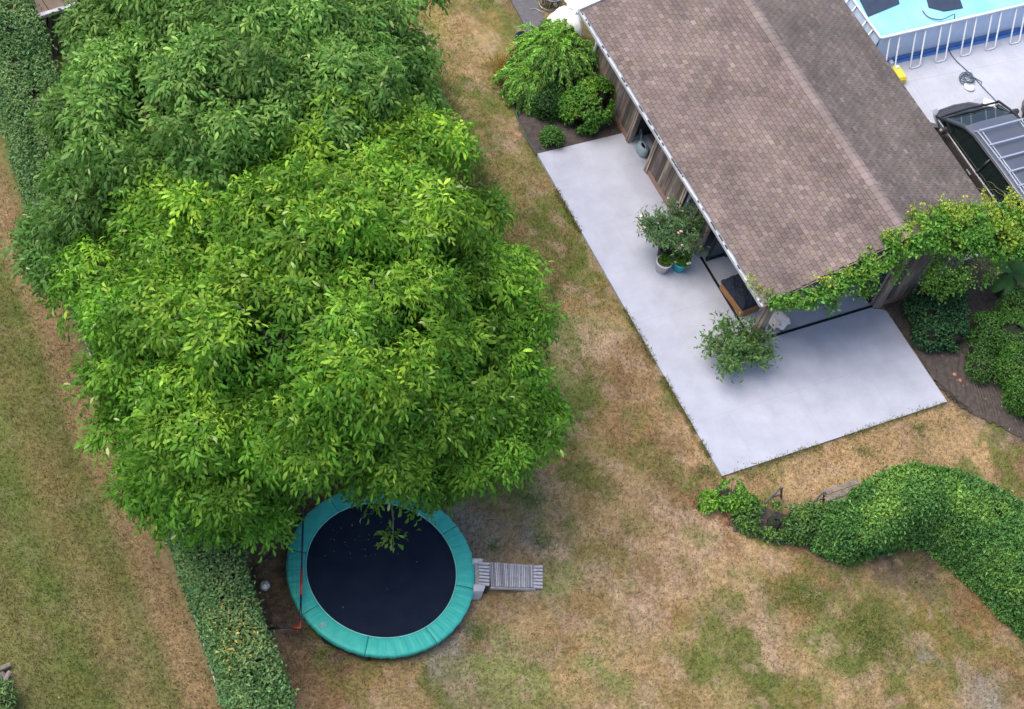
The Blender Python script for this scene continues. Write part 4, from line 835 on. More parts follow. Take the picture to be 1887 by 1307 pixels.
# black tub with yellow toys
q = G(962, 82); tb = thing('garden_tub', 'black flexible tub with yellow and red bits on the lawn edge', 'tub', (q[0], q[1], 0))
mb = MB(); mb.lathe([(.15, 0), (.21, .26), (.235, .27), (.235, .25), (.2, .24), (.14, .02), (.001, .02)], (q[0], q[1], 0), 24); mb.build('body', M['navy'], tb, True)
tag(MB().rbox((q[0]-.13, q[1]-.04, .2), (q[0]+.12, q[1]+.03, .25), .01, None).build('toy_spade', M['yellow']), 'yellow plastic spade lying in the black tub', 'toy'); tag(MB().lathe([(.001, 0), (.06, 0), (.07, .1), (.05, .1), (.001, .02)], (q[0]-.08, q[1]-.12, .16), 14).build('toy_cup', M['red']), 'small red cup in the black tub', 'toy')
# ornamental orange grass left of the weeping shrub
q = G(925, 125); P = np.tile([q[0], q[1], 0.], (260, 1))+rng.normal(0, .16, (260, 3))*np.array([1, 1, 0]); D = unit(rng.normal(0, .6, (260, 3))+np.array([0, 0, .6])); D[:, 2] = np.abs(D[:, 2])
t = thing('ornamental_grass', 'tuft of orange brown grass at the edge of the weeping shrub', 'plant', (q[0], q[1], 0)); V, F, C = leafset(P, D, unit(rng.normal(0, 1, (260, 3))), rng.uniform(.25, .5, 260), np.full(260, .014), vary((.32, .22, .06), 260, .2)); npmesh('blades', V, F, C, M['grassblade'], t)
# tall rough grass along the right side of the dark walnut
def rough(name, label, uv, n, col, seed, h=(.2, .5), spread=.3):
    global rng; rng = np.random.default_rng(seed); c = np.array([G(u, v) for u, v in uv]); k = rng.integers(0, len(c), n); P = c[k]+rng.normal(0, spread, (n, 3))*np.array([1, 1, 0]); P[:, 2] = 0; D = rng.normal(0, .6, (n, 3)); D[:, 2] = rng.uniform(.6, 1.1, n)
    V, F, C = leafset(P, D, unit(rng.normal(0, 1, (n, 3))), rng.uniform(*h, n), np.full(n, .016), vary(col, n, .25), bend=.3); o = npmesh(name, V, F, C, M['grassblade']); return tag(o, label, 'grass', kind='stuff')
rough('long_grass', 'strip of long rough grass along the dark walnut crown', [(800,215),(820,250),(838,290),(850,330),(850,370),(868,350),(790,180),(840,420),(780,150)], 5200, (.15, .17, .055), 301)
rough('long_grass', 'tufts of green grass in the lower right lawn', [(1600,1190),(1620,1170),(1580,1150),(1640,1190),(1500,1110),(1460,1090)], 1600, (.17, .21, .06), 302, (.08, .2), .28)
wp_ = [(float(a), float(b)) for a, b in zip(rng.uniform(0, 1887, 420), rng.uniform(0, 1307, 420))]
wp_ = [q for q in wp_ if (lambda g: not ((g[0] > -.1 and g[1] > -.1) or (-12.7 < g[0] < -11.3)))(G(*q))]
rough('weeds', 'small green weeds and leafy specks spread over the dry lawns', wp_, 5200, (.10, .155, .035), 304, (.03, .07), .10)
eg = [(-.02+.0*y, y) for y in np.arange(0, 10, .12)]
def edge_tufts(name, label, pts, n, seed):
    global rng; rng = np.random.default_rng(seed); c = np.array(pts); k = rng.integers(0, len(c), n); g = fbm(c, 1.3, seed)[k] > .45; k = k[g]; n = len(k)
    P = np.concatenate([c[k]+rng.normal(0, .035, (n, 2)), np.zeros((n, 1))], 1); D = rng.normal(0, .8, (n, 3)); D[:, 2] = rng.uniform(.4, 1, n)
    V, F, C = leafset(P, D, unit(rng.normal(0, 1, (n, 3))), rng.uniform(.05, .13, n), np.full(n, .012), vary((.17, .17, .06), n, .25), bend=.3); return tag(npmesh(name, V, F, C, M['grassblade']), label, 'grass', kind='stuff')
edge_tufts('edge_grass', 'grass creeping over the long lawn edge of the patio', eg, 3600, 311)
edge_tufts('edge_grass', 'grass creeping over the short front edge of the patio', [(x, -.02) for x in np.arange(0, 6.5, .1)], 1500, 312)
rough('weeds', 'green weeds scattered on the dry lawn near ramp and patio', [(960,905),(985,925),(905,1010),(1000,1000),(1300,868),(1590,832),(1380,868),(1690,790),(880,1170),(1015,540)], 1500, (.09, .17, .04), 303, (.04, .1), .14)
# low planting at the left end of the curved hedge
q = G(1338, 935); bush('shrub', 'bright green leafy young shrub just below the patio corner', 'shrub', [(q[0]+.1, q[1]+.1, .28, .30, .32), (q[0]-.4, q[1]+.2, .15, .22, .18), (q[0]+.35, q[1]-.15, .15, .25, .2)], 1300, .10, .5, (.12, .30, .035), 401, young=(.22, .42, .05), core=0, shell=(.3, 1.35))
pts_ = [G(u, v) for u, v in ((1385,965),(1425,978),(1465,985),(1498,985))]; bush('ivy_shrub', 'low spreading ivy between the bright shrub and the curved hedge', 'shrub', [(p[0], p[1]+.15, p_z, .36, p_z+.12) for i, (p, p_z) in enumerate(zip(pts_, (.14, .16, .22, .3)))] if False else [(p[0], p[1]+.1, .14+.06*i, .36, .24+.07*i) for i, p in enumerate(pts_)], 4200, .085, .5, (.075, .17, .045), 402, young=(.16, .28, .05), core=.5, shell=(.6, 1.35))
q = G(1285, 930); bush('red_leaved_plant', 'small reddish leaved plant on bare soil left of the bright shrub', 'plant', [(q[0], q[1], .05, .16, .1), (q[0]+.45, q[1]-.55, .04, .16, .08)], 160, .05, .5, (.40, .13, .08), 403, core=0)
# wooden frames behind the curved hedge
def frame_(u, v, lb, plank=False):
    p = G(u, v); t = thing('wooden_trestle', lb, 'trestle', (p[0], p[1], 0), 'wooden trestles behind the curved hedge'); x, y = p[0], p[1]
    for sx in (-.22, .22): MB().tube([(x+sx, y, 0), (x+.02*sx, y+.0, .62)], .03, 5).build('leg', M['trestle'], t)
    MB().box((x-.13, y-.02, .2), (x+.13, y+.02, .25)).build('brace', M['trestle'], t)
    if plank:
        for k in range(3): MB().box((x, y-.06-.14*k, .5-.05*k), (x+1.0, y+.06-.14*k, .53-.05*k)).build('plank', M['trestle'], t)
    return t
frame_(1425, 922, 'low wooden trestle without a plank, nearest the bright shrub'); frame_(1503, 930, 'wooden trestle carrying grey planks into the curved hedge', True)

# right-hand bed
bush('shrub', 'broad dark green shrub at the right end of the patio wall', 'shrub', [(7.25, 2.3, .42, .55, .5), (7.75, 2.1, .4, .5, .45), (7.0, 1.75, .35, .42, .4), (7.55, 1.55, .3, .4, .38), (8.15, 2.6, .35, .4, .4)], 7500, .085, .6, (.045, .12, .045), 501)
q = G(1800, 690); bush('shrub', 'small mid green shrub between the dark shrub and the feathery ones', 'shrub', [(q[0], q[1], .28, .38, .35), (q[0]+.25, q[1]+.45, .3, .35, .35)], 2600, .06, .45, (.075, .17, .04), 502)
q = G(1850, 640); bush('conifer_shrub', 'feathery green shrub at the right edge above the larger one', 'shrub', [(q[0], q[1], .55, .6, .6), (q[0]+.6, q[1]+.5, .6, .6, .6), (q[0]-.5, q[1]+.35, .45, .5, .5), (q[0]+.9, q[1]-.1, .5, .6, .6)], 11000, .075, .3, (.08, .21, .04), 503, young=(.12, .24, .05))
q = G(1880, 745); bush('conifer_shrub', 'large feathery shrub cut by the right edge of the frame, above the curved hedge', 'shrub', [(q[0], q[1], .6, .62, .75), (q[0]+.6, q[1]-.1, .6, .7, .75), (q[0]+.1, q[1]+.65, .6, .55, .7)], 11000, .075, .3, (.08, .21, .035), 504, young=(.14, .27, .05))
for (u, v, lb) in ((1758, 692, 'upper one of two terracotta shards on the soil'), (1768, 703, 'lower one of two terracotta shards on the soil')):
    p = G(u, v); mb = MB(); mb.lathe([(.001, 0), (.045, .0), (.055, .03), (.035, .05), (.001, .06)], (p[0], p[1], .02), 10); tag(mb.build('terracotta_shard', M['terracotta'], smooth=True), lb, 'shard', 'terracotta shards')
nL = 260; Pp = np.array([G(a, b, .05) for a, b in zip(rng.uniform(1640, 1880, nL), rng.uniform(600, 800, nL))]); ok = Pp[:, 0] > 6.7; Pp = Pp[ok]; nL = len(Pp)
V, F, C = leafset(Pp, unit(rng.normal(0, 1, (nL, 3))*np.array([1, 1, .2])), unit(rng.normal(0, .4, (nL, 3))+np.array([0, 0, 1])), rng.uniform(.03, .09, nL), rng.uniform(.015, .03, nL), vary((.22, .17, .12), nL, .35)); tag(npmesh('leaf_litter', V, F, C, M['hleaf']), 'dry leaf litter and chips over the right soil bed', 'litter', kind='stuff')
# big leaved plant
def bigleaf(name, label, c, n, seed):
    global rng; rng = np.random.default_rng(seed); t = thing(name, label, 'plant', (c[0], c[1], 0))
    MB().tube([(c[0], c[1], 0), (c[0], c[1], 1.0)], .07, 8, r1=.05).build('trunk', mat('green_stalk', (.14, .2, .06), .6), t, True)
    for i in range(n):
        az = i*2.4+rng.uniform(-.3, .3); L = rng.uniform(.8, 1.15); e = rng.uniform(.2, .75); W_ = rng.uniform(.13, .18)
        def f(u, v):
            r_ = L*v; x = r_*math.cos(e)*.9; z = 1.0+r_*math.sin(e)-.55*v*v*L; w_ = W_*math.sin(math.pi*min(1, v*.93+.05))**.6; s = (u-.5)*2*w_
            return (c[0]+x*math.cos(az)-s*math.sin(az), c[1]+x*math.sin(az)+s*math.cos(az), z-abs(u-.5)*.12+.012*math.sin(v*40)*abs(u-.5))
        mb = MB(); k = rng.uniform(.8, 1.2); mb.col = (.065*k, .16*k, .035*k); mb.grid(f, 5, 16); mb.build('leaf', M['hleaf'], t, True)
q = G(1838, 545); bigleaf('banana_plant', 'large leaved banana plant behind the vine near the car', (q[0], q[1]), 9, 601)

# ------------------------------------------------------------------ vine on the gable edge
def vine(seed=701):
    global rng; rng = np.random.default_rng(seed); t = thing('climbing_vine', 'climbing vine with yellow shoots trailing along the front edge of the roof', 'vine', (8.9, 2.7, 0))
    ctrl = [(1405,548,2.3,.10),(1440,558,2.42,.16),(1500,550,2.6,.18),(1560,520,2.85,.21),(1610,482,3.15,.24),(1650,455,3.4,.25),(1690,430,3.4,.34),(1740,420,3.15,.44),(1790,425,2.85,.5),(1840,430,2.6,.5),(1890,430,2.5,.5),(1950,425,2.5,.45)]
    W = np.array([list(G(u, v, z))+[r*(1.15 if u < 1580 else 1.35)] for u, v, z, r in ctrl]); s = np.linspace(0, len(W)-1, 80)
    cen = np.stack([np.interp(s, np.arange(len(W)), W[:, k]) for k in range(4)], 1)
    wt = cen[:, 3]**1.6; n = 21000; k = rng.choice(len(cen), n, p=wt/wt.sum()); d = randdir(n); P = cen[k, :3]+d*cen[k, 3:4]*rng.uniform(.45, 1.15, (n, 1))*np.array([1, 1, .75])+rng.normal(0, .04, (n, 3))
    lum = fbm(P[:, :2]*1.0+P[:, 2:3], 3.5, 71, 3); ok = lum > .36; P, d, k = P[ok], d[ok], k[ok]; n = len(P)
    C = vary((.11, .27, .04), n, .24); y = np.clip((fbm(P[:, :2]+P[:, 2:3]*.5, 1.9, 77)-.46)*3.4, 0, 1)[:, None]*np.clip(d[:, 2:3]+.6, 0, 1)*np.clip((cen[k, 0:1]-3.5)/3, .15, 1); C = C*(1-y)+vary((.30, .40, .05), n, .15)*y
    parts = [scatter_leaves(P, unit(d+np.array([0, 0, .5])), .10, .62, C, spread=.7, droop=.25)]
    mb = MB(); mb.tube([tuple(c[:3]) for c in cen[::3]], .018, 6)
    mb.tube([(8.85, 2.6, 0), (8.9, 2.55, 1.2), tuple(cen[52, :3])], .03, 6)
    # free shoots: curling stems with young yellow leaves; up over the roof and hanging down
    for (u, v, z, n_) in ((1660,440,3.5,4),(1700,410,3.4,5),(1740,400,3.3,5),(1780,400,3.1,5),(1830,385,3.0,6),(1870,380,2.9,6),(1530,525,2.9,3),(1565,505,3.0,2),(1640,450,3.4,2),(1890,400,2.8,5),(1405,545,2.4,3)):
        for j in range(n_):
            c = G(u+rng.uniform(-18, 18), v+rng.uniform(-8, 8), z); az = rng.uniform(.2, 2.9) if u > 1410 else rng.uniform(1.5, 3.4); L_ = rng.uniform(.25, .6); dd = np.array([math.cos(az)*.5, math.sin(az), rng.uniform(.1, .8)])
            cv = [c+dd*L_*q+np.array([.05*math.sin(q*6+j), 0, -.25*q*q*L_]) for q in np.linspace(0, 1, 6)]; mb.tube(cv, .006, 4, r1=.002)
            m_ = 34; tt = rng.uniform(0, .9, m_); p = np.array([c+dd*L_*q+np.array([.05*math.sin(q*6+j), 0, -.25*q*q*L_]) for q in tt])+rng.normal(0, .03, (m_, 3)); parts.append(scatter_leaves(p, np.tile([0, 0, 1.], (m_, 1)), .07, .7, vary((.32, .40, .06), m_, .2), droop=.3))
    for (u, v, z) in ((1655,440,3.5),(1675,400,3.45),(1695,385,3.4),(1720,385,3.3),(1745,370,3.2),(1770,375,3.15),(1540,520,2.9),(1562,490,3.05),(1820,360,2.9),(1850,350,2.8),(1875,355,2.8),(1510,530,2.8)):
        for j in range(2):
            c = G(u+rng.uniform(-8, 8), v+14, z-.03); az = rng.uniform(1.0, 2.4); L_ = rng.uniform(.3, .6); mb.tube([c+np.array([math.cos(az)*L_*q+.04*math.sin(q*9+j), math.sin(az)*L_*q, .10*math.sin(q*3)+.04*q]) for q in np.linspace(0, 1, 9)], .007, 4, r1=.003)
    for (u, v, z, L_) in ((1535,535,2.7,.5),(1543,545,2.6,.65),(1605,510,2.9,.75),(1612,515,2.9,.6),(1585,520,2.9,.4),(1730,480,2.6,.9),(1750,490,2.5,1.1),(1765,500,2.4,1.1),(1720,500,2.4,.7),(1790,500,2.4,.8),(1655,500,2.7,.35),(1735,470,2.6,1.2),(1775,490,2.4,1.0),(1840,480,2.4,1.0),(1665,480,2.8,.5)):
        c = G(u, v, z); cv = [c+np.array([.03*math.sin(q*5), -.05*q, -L_*q]) for q in np.linspace(0, 1, 6)]; mb.tube(cv, .006, 4, r1=.003); m_ = int(120*L_/.6); tt = rng.uniform(0, 1, m_); p = c+np.stack([.03*np.sin(tt*5), -.05*tt, -L_*tt], 1)+rng.normal(0, .10, (m_, 3))*(1.15-tt[:, None]*.6)
        parts.append(scatter_leaves(p, unit(rng.normal(0, .5, (m_, 3))+np.array([0, -.3, .8])), .07, .7, vary((.13, .27, .045), m_, .3), droop=.5))
    V, F, C, MI = merge(parts); npmesh('foliage', V, F, C, M['hleaf'], t); mb.build('stem', mat('green_vine_stem', (.2, .22, .08), .7), t)
vine()

# ------------------------------------------------------------------ pool
PX0, PY0, PZ = 10.50, 10.28, 1.15; PX1, PY1 = 17.6, 14.2
po = thing('frame_pool', 'rectangular above ground pool with pale blue walls and white tube frame', 'pool', (PX0, PY0, 0))
mb = MB(); 
for (a, b) in (((PX0, PY0), (PX1, PY0)), ((PX1, PY0), (PX1, PY1)), ((PX1, PY1), (PX0, PY1)), ((PX0, PY1), (PX0, PY0))):
    a = Vector((*a, 0)); b = Vector((*b, 0)); nrm = (b-a).normalized().cross(Vector((0, 0, 1)))
    def f(u, v): 
        p = a.lerp(b, u)+nrm*(.05*math.sin(math.pi*v)+.008*math.sin(u*60)*math.sin(math.pi*v)); return (p.x, p.y, .03+v*(PZ-.03))
    mb.grid(f, 80, 8)
mb.build('wall', M['poolwall'], po, True)
mb = MB(); mb.box((PX0-.06, PY0-.075, .021), (PX1+.06, PY0-.052, .14)); mb.box((PX0-.075, PY0-.05, .021), (PX0-.052, PY1, .14)); mb.poly([(PX0-.1, PY0-.16), (PX1, PY0-.20), (PX1, PY0-.08), (PX0-.1, PY0-.08)], .022, .034); mb.build('ground_sheet', M['poolblue'], po)
mb = MB(); mb.tube([(PX0, PY0-.02, PZ), (PX1, PY0-.02, PZ), (PX1, PY1, PZ), (PX0-.02, PY1, PZ), (PX0-.02, PY0-.02, PZ), (PX0+.1, PY0-.02, PZ)], .04, 8); mb.build('rim', M['white'], po, True)
mb = MB(); mb.box((PX0+.03, PY0+.03, .04), (PX1-.03, PY1-.03, PZ-.13)); mb.build('water', M['water'], po)
def u_leg(x, y=PY0, axis='x'):
    w2 = .17; out = .42; pts = [(-w2, .02, PZ-.03), (-w2, -out+.03, .09), (-w2+.04, -out, .045), (w2-.04, -out, .045), (w2, -out+.03, .09), (w2, .02, PZ-.03)]
    if axis == 'x': pts = [(x+a, y-.04+b, z) for a, b, z in pts]
    else: pts = [(PX0-.04+b, x+a, z) for a, b, z in pts]
    MB().tube(pts, .022, 8).build('leg', M['white'], po, True)
for k in range(7): u_leg(10.98+k*.885)
for k in range(4): u_leg(10.8+k*.9, axis='y')
q = GV((1642, 112), .12); MB().rbox((q.x-.05, q.y-.09, .02), (q.x+.07, q.y+.09, .12), .02).build('foot', M['white'], po)
for (pp, lb) in ((((1575,-20),(1650,-25),(1658,6),(1600,30)), 'dark solar mat floating in the left corner of the pool'), (((1700,-30),(1760,-30),(1775,14),(1740,20),(1712,13)), 'dark solar mat floating near the middle of the pool')):
    mb = MB(); q = [G(u, v, PZ-.09)[:2] for u, v in pp]; mb.poly(q, PZ-.115, PZ-.10); tag(mb.build('solar_mat', M['slate']), lb, 'pool mat', 'solar mats on the pool')
hs = [(1700,20,PZ-.1),(1712,32,PZ-.09),(1735,36,PZ-.06),(1757,27,PZ+.05),(1759,32,PZ+.02),(1752,70,.4),(1746,78,.08),(1750,95,.04),(1762,112,.04),(1790,138,.04),(1815,165,.04),(1838,190,.04),(1850,215,.04)]
mb = MB(); cv = [GV((u, v), z) for u, v, z in hs]
def smooth_(cv, n=6):
    out = []; 
    for i in range(len(cv)-1):
        p0, p1, p2, p3 = cv[max(0, i-1)], cv[i], cv[i+1], cv[min(len(cv)-1, i+2)]
        for k in range(n): t_ = k/n; out.append(.5*((2*p1)+(p2-p0)*t_+(2*p0-5*p1+4*p2-p3)*t_**2+(3*p1-p0-3*p2+p3)*t_**3))
    return out+[cv[-1]]
mb.tube(smooth_(cv), .016, 6); tag(mb.build('pool_hose', M['hose'], smooth=True), 'dark hose running from the pool over the paving to the car', 'hose')
q = GV((1780, 148), .02); mb = MB(); pts_ = []
rr = random.Random(12)
for i in range(260): a = i*.14; r_ = .20+.05*math.sin(i*.31)+rr.uniform(-.004, .004)-(.0003*i); pts_.append((q.x+r_*math.cos(a), q.y+r_*math.sin(a), .04+.0006*i))
for (dx, dy, z) in ((.3, -.05, .06), (.42, -.2, .04), (.3, -.3, .035)): pts_.append((q.x+dx, q.y+dy, z))
mb.tube(pts_, .012, 5); tag(mb.build('hose_coil', M['hose'], smooth=True), 'tangled coil of dark cable on the pale paving beside the pool', 'coil')
q2 = GV((1785, 162), .02); mb = MB(); mb.lathe([(.001, 0), (.14, 0), (.16, .05), (.15, .06), (.001, .05)], (q2.x, q2.y, .021), 16); tag(mb.build('plastic_dish', mat('clear_plastic', (.6, .62, .66), .3)), 'translucent plastic dish next to the cable coil', 'dish')
T = Matrix.Translation(GV((1657, 134), .2)) @ Matrix.Rotation(R(-3), 4, 'Z'); yb = thing('yellow_canister', 'yellow plastic canister at the corner of the roof and pool', 'canister', tuple(GV((1657, 134), 0)))
MB().rbox((-.12, -.24, -.16), (.12, .24, .06), .03, T).build('body', M['yellow'], yb); MB().rbox((-.06, .1, .06), (.04, .2, .1), .012, T).build('cap', M['white'], yb); MB().rbox((-.1, -.28, -.14), (.1, -.243, .02), .01, T).build('label_plate', mat('deep_yellow', (.7, .5, .02), .4), yb)

# ------------------------------------------------------------------ cars
def make_car(label, loc):
    t = thing('parked_car', label, 'car', loc, 'cars parked on the paving'); L, Wd = 4.55, 1.84
    # local frame: nose at y=0 pointing +y, x to the right, rear at y=-L
    st = [  # y, half width, bottom, top(deck)
        (0, .52, .38, .58), (-.06, .70, .28, .70), (-.2, .82, .22, .80), (-.5, .90, .20, .90), (-.95, .92, .2, .98), (-1.3, .92, .2, 1.02), (-2.2, .92, .2, 1.03), (-3.4, .92, .2, 1.05), (-4.1, .91, .22, 1.06), (-4.4, .86, .28, 1.02), (-4.55, .74, .36, .92)]
    body = MB(); K = 13
    for (y, hw, z0, z1) in st:
        for k in range(K):
            a = math.pi*k/(K-1); c_, s_ = math.cos(a), math.sin(a); x = hw*math.copysign(abs(c_)**.42, c_); zc = z0+(z1-z0)*abs(s_)**.55 if True else 0
            bow = 0 if y < -3 else .18*(abs(x)/.92)**2*(1 if y > -.6 else .25)
            body.v.append((x, y-bow, zc)); body.c.append((1, 1, 1))
    for i in range(len(st)-1):
        for k in range(K-1): body.f.append((i*K+k, i*K+k+1, (i+1)*K+k+1, (i+1)*K+k)); body.m.append(0)
    body.f.append(tuple(range(K))); body.f.append(tuple((len(st)-1)*K+k for k in range(K-1, -1, -1))); body.m += [0, 0]
    for i in range(len(st)-1): body.f.append((i*K, (i+1)*K, (i+1)*K+K-1, i*K+K-1)); body.m.append(0)
    bo = body.build('body', M['carpaint'], t, True)
    def rel(o): o.matrix_parent_inverse = Matrix.Identity(4); return o
    rel(bo)
    # greenhouse: glass, side windows, roof
    gh = [(-.58, .76, 1.0, .0), (-1.22, .71, 1.42, 0), (-1.55, .69, 1.52, 0), (-2.8, .68, 1.56, 0), (-3.7, .66, 1.54, 0), (-4.15, .64, 1.42, 0), (-4.45, .70, 1.04, 0)]
    def section(y, hw, z, hb): return [(-hb, y, 1.0), (-hw, y, z-.05), (-hw*.82, y, z), (hw*.82, y, z), (hw, y, z-.05), (hb, y, 1.0)]
    g = MB(); G_ = [section(y, hw, z, .84) for y, hw, z, _ in gh]
    g.v = [p for s in G_ for p in s]; g.c = [(1, 1, 1)]*len(g.v)
    for i in range(len(G_)-1):
        for k in range(5): g.f.append((i*6+k, i*6+k+1, (i+1)*6+k+1, (i+1)*6+k)); g.m.append(0)
    rel(g.build('window', M['carglass'], t))
    rf = MB(); rst = gh[1:6]
    rs = [[(-hw-.012, y, z-.045), (-hw*.84, y, z+.012), (-hw*.4, y, z+.035), (hw*.4, y, z+.035), (hw*.84, y, z+.012), (hw+.012, y, z-.045)] for y, hw, z, _ in rst]
    rf.v = [p for s in rs for p in s]; rf.c = [(1, 1, 1)]*len(rf.v)
    for i in range(len(rs)-1):
        for k in range(5): rf.f.append((i*6+k, i*6+k+1, (i+1)*6+k+1, (i+1)*6+k)); rf.m.append(0)
    rel(rf.build('roof', M['carroof'], t, True))
    pl_ = MB()
    for sx in (-1, 1):
        pl_.tube([(sx*.87, -.48, 1.0), (sx*.79, -.9, 1.23), (sx*.725, -1.26, 1.41), (sx*.70, -1.6, 1.49), (sx*.70, -2.8, 1.53), (sx*.68, -3.7, 1.51), (sx*.67, -4.15, 1.40), (sx*.74, -4.45, 1.02)], .032, 6)
        for y in (-2.35, -3.35): pl_.tube([(sx*.86, y, 1.0), (sx*.70, y-.03, 1.50)], .035, 6)
    rel(pl_.build('pillars', M['black'], t, True))
    for sx in (-1, 1): tr_ = MB(); tr_.tube([(sx*.88, -.6, 1.015), (sx*.905, -2.2, 1.03), (sx*.90, -4.2, 1.05)], .012, 5); rel(tr_.build('trim', M['chrome'], t))
    for sx in (-1, 1):
        lm = MB(); lm.add([(sx*.50, -.13, .72), (sx*.70, -.22, .79), (sx*.84, -.48, .87), (sx*.89, -.66, .86), (sx*.905, -.5, .74), (sx*.80, -.22, .66), (sx*.6, -.1, .66)], [(0, 1, 2, 3, 4, 5, 6)]); 
        vs = [Vector(v) for v in lm.v]; off = Vector((sx*.03, .05, .045)); lm = MB(); n = 7; lm.add([v+off for v in vs]+[v-off for v in vs], [tuple(range(7)), tuple(range(13, 6, -1))]+[(i, (i+1) % 7, 7+(i+1) % 7, 7+i) for i in range(7)])
        rel(lm.build('headlight', M['lamp'], t))
        mr = MB(); mr.rbox((-.11, -.07, 0), (.11, .07, .15), .04, Matrix.Translation((sx*1.0, -.98, 1.02))); rel(mr.build('mirror', M['carpaint'], t))
        for y in (-.85, -3.7):
            T = Matrix.Translation((sx*.82, y, .33)) @ Matrix.Rotation(math.pi/2, 4, 'Y'); wh = MB(); wh.lathe([(.16, -.11), (.31, -.11), (.33, -.06), (.33, .06), (.31, .11), (.16, .11)], (0, 0, 0), 24, T); wo = rel(wh.build('wheel', M['rubber'], t, True))
            rm = MB(); rm.lathe([(.001, -.1), (.2, -.1), (.2, .1), (.001, .1)], (0, 0, 0), 16, T); rel(rm.build('rim', M['chrome'], wo))
        hd = MB(); 
        for y in (-2.2, -3.2): hd.box((sx*.925-.012, y-.09, .86), (sx*.925+.012, y+.09, .88))
        rel(hd.build('handle', M['chrome'], t))
    rk = MB()
    for sx in (-1, 1): rk.tube([(sx*.62, -1.48, 1.50), (sx*.61, -1.56, 1.60), (sx*.61, -2.8, 1.66), (sx*.60, -3.8, 1.63), (sx*.60, -3.9, 1.55)], .017, 6); rk.tube([(sx*.53, -1.54, 1.62), (sx*.53, -3.85, 1.66)], .013, 6)
    for y in (-1.6, -2.08, -2.52, -2.95, -3.4): rk.box((-.62, y-.02, 1.655), (.62, y+.02, 1.678))
    rel(rk.build('roof_rack', M['chrome'], t))
    wp = MB(); wp.tube([(-.45, -.56, 1.05), (.1, -.66, 1.09)], .008, 4); wp.tube([(.1, -.56, 1.05), (.6, -.66, 1.09)], .008, 4); rel(wp.build('wiper', M['black'], t))
    gr = MB(); gr.tube([(-.86, -.50, .985), (-.5, -.5, 1.0), (0, -.48, 1.01), (.5, -.5, 1.0), (.86, -.50, .985)], .03, 6); rel(gr.build('cowl', M['black'], t, True))
    return t
c1 = make_car('dark grey estate car with a bright roof rack parked beside the outbuilding', (11.60, 7.92, .02)); c1.scale = (1.2, 1.06, 1.04)
c2 = copy_tree(c1); c2.location = (14.90, 7.85, .02); c2['label'] = 'dark car at the right edge, only its front corner showing'

# ------------------------------------------------------------------ back of the garden: tarp, logs, fence
TPX, TPY = [float(x) for x in G(1044, 40, .7)[:2]]; tp = thing('covered_barbecue', 'white tarpaulin draped over a rounded garden item behind the weeping shrub', 'cover', (1.25, 13.35, 0))
def tf(u, v):
    th = u*2*math.pi; r_ = .44*(math.sin(v*math.pi/2)**.75)*(1+.10*math.sin(th*5+2*v)*v+.06*math.sin(th*11)*v); z = 1.0*(math.cos(v*math.pi/2)**.6)
    return (TPX+r_*math.cos(th)*1.05, TPY+r_*math.sin(th)*1.2, .03+z)
mb = MB(); mb.grid(tf, 48, 20); mb.build('tarpaulin', M['cloth'], tp, True)
mb = MB()
def tf2(u, v): return (TPX+.1+1.3*u+.05*math.sin(v*9), TPY-.1+.6*v+.25*u+.04*math.sin(u*14), 1.0-.35*u*0+.06*math.sin(u*11+v*5)+.9*u)
mb.grid(tf2, 20, 12); mb.build('tarpaulin_flap', M['cloth'], tp, True)
q = GV((1012, 8), 0); lb_ = thing('log_basket', 'wire rimmed basket of split firewood at the top edge', 'basket', (q.x, q.y, .02))
mb = MB(); mb.tube([(q.x+.34*math.cos(a), q.y+.30*math.sin(a), .42) for a in np.linspace(0, 2*math.pi, 25)], .016, 6, False); mb.tube([(q.x+.3*math.cos(a), q.y+.26*math.sin(a), .04) for a in np.linspace(0, 2*math.pi, 25)], .014, 6, False)
for a in np.linspace(0, 2*math.pi, 13)[:-1]: mb.tube([(q.x+.3*math.cos(a), q.y+.26*math.sin(a), .04), (q.x+.34*math.cos(a), q.y+.3*math.sin(a), .42)], .008, 4)
mb.build('frame', M['steel'], lb_, True)
rr = random.Random(8)
def logs(cx, cy, n, z0, group, lab, spread=.2, zr=.4):
    for i in range(n):
        a = rr.uniform(0, math.pi); x = cx+rr.uniform(-spread, spread); y = cy+rr.uniform(-spread, spread)*.8; z = z0+zr*i/n; L_ = rr.uniform(.12, .18); d = Vector((math.cos(a), math.sin(a), rr.uniform(-.4, .4))).normalized()*L_; r_ = rr.uniform(.04, .065)
        mb = MB(); mb.tube([Vector((x, y, z))-d, Vector((x, y, z))+d], r_, 7, True); mb.m[-2:] = [1, 1]; o = mb.build('firewood_log', [M['bark'], M['logend']]); tag(o, lab, 'log', group)
logs(q.x, q.y, 16, .1, 'split logs in the wire basket', 'split log lying in the wire rimmed basket')
cv = [GV(p, .03) for p in ((978,17),(988,17),(996,21),(1003,22))]; mb = MB(); mb.tube(smooth_(cv), .012, 5); tag(mb.build('wire', M['steel'], smooth=True), 'loose pale wire on the dark path by the log basket', 'wire')
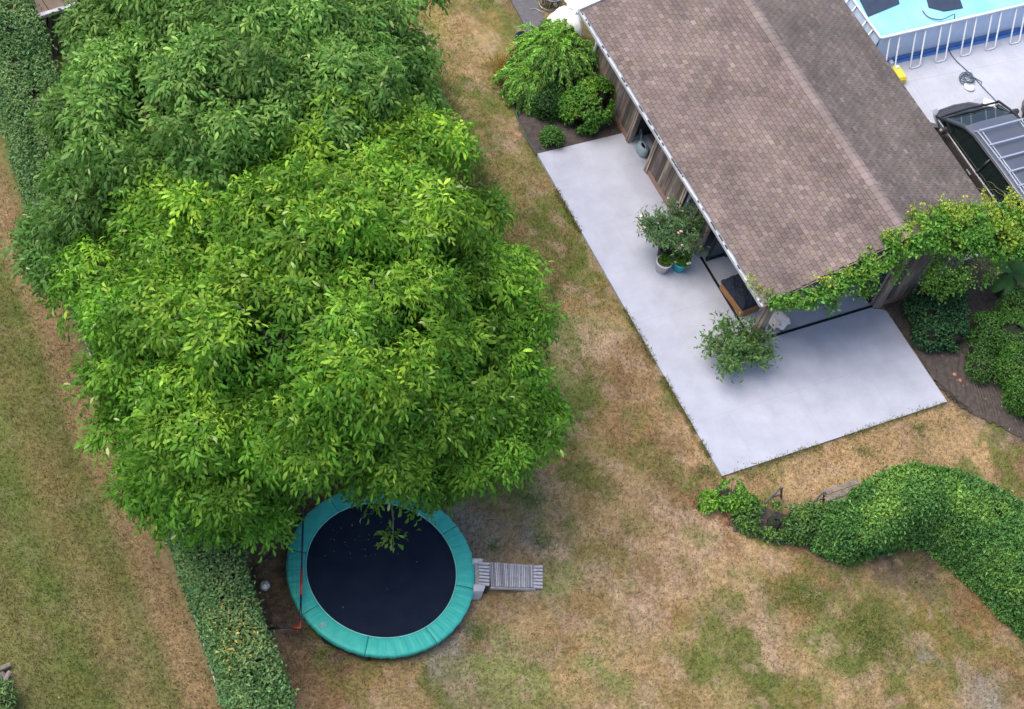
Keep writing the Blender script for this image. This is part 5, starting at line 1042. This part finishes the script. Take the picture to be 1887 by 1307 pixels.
# wooden shed front at the top left corner
a_ = GV((50, 36), 1.6); b_ = GV((185, -5), 1.6); dr = (b_-a_).normalized(); nb = Vector((-dr.y, dr.x, 0))
fs = thing('low_wooden_store', 'low store with brown panel top and pale front rail in the top left corner', 'store', (a_.x, a_.y, 0))
def T_(o): return Matrix.Translation((o.x, o.y, 0)) @ Matrix.Rotation(math.atan2(dr.y, dr.x), 4, 'Z')
Tm = T_(a_); Ln = (b_-a_).length+1.5
for i in range(5): MB().box((i*.9+.01-.3, .08, 1.55), (i*.9+.89-.3, 1.6, 1.60), Tm).build('top_panel', M['brownroof'], fs)
MB().rbox((-.35, -.04, 1.52), (Ln, .07, 1.62), .01, Tm).build('rail', M['palewood'], fs)
mb = MB(); x = -.3; rr = random.Random(5)
while x < Ln: mb.col = (rr.uniform(.5, .9),)*3; mb.box((x, 0, .05), (x+.11, .025, 1.5), Tm); x += .14
mb.build('slats', M['boards'], fs)
MB().box((-.28, .04, .0), (Ln, .07, 1.5), Tm).build('backing', M['dark'], fs)
# left corner: logs and a small plant by the frame edge
q = G(8, 1240); 
for i, (u, v, du, dv_, z, lbl) in enumerate(((2, 1232, 12, -5, .07, 'pale sawn log at the top of the small heap by the lower left edge'), (6, 1244, 11, 8, .06, 'brown bark covered log in the middle of the heap by the lower left edge'), (16, 1243, -7, 11, .16, 'grey split log lying across the others by the lower left edge'), (2, 1256, 9, 4, .06, 'dark log lowest in the small heap by the left edge'))):
    mb = MB(); p = GV((u, v), z); q_ = GV((u+du, v+dv_), z); mb.tube([p-(q_-p)*.4, q_+(q_-p)*.4], .055, 8); mb.m[-2:] = [1, 1]; tag(mb.build('firewood_log', [M['bark'] if i % 2 else M['trestle'], M['logend']]), lbl, 'log', 'logs at the lower left edge')
q = G(8, 1290); bush('shrub', 'pale green narrow leaved shrub in the lower left corner', 'shrub', [(q[0]-.15, q[1], .3, .33, .35)], 900, .13, .28, (.16, .25, .09), 801, core=.4)
# edging board along the left hedge
mb = MB(); mb.tube([(-12.92, -6, .03), (-12.66, -1, .03), (-12.42, 2, .03), (-12.46, 6, .03), (-12.5, 11.8, .04), (-12.2, 15, .05), (-12.05, 20, .05)], .018, 4); tag(mb.build('hedge_edging', M['greywood']), 'narrow pale edging board along the left foot of the long hedge', 'edging')
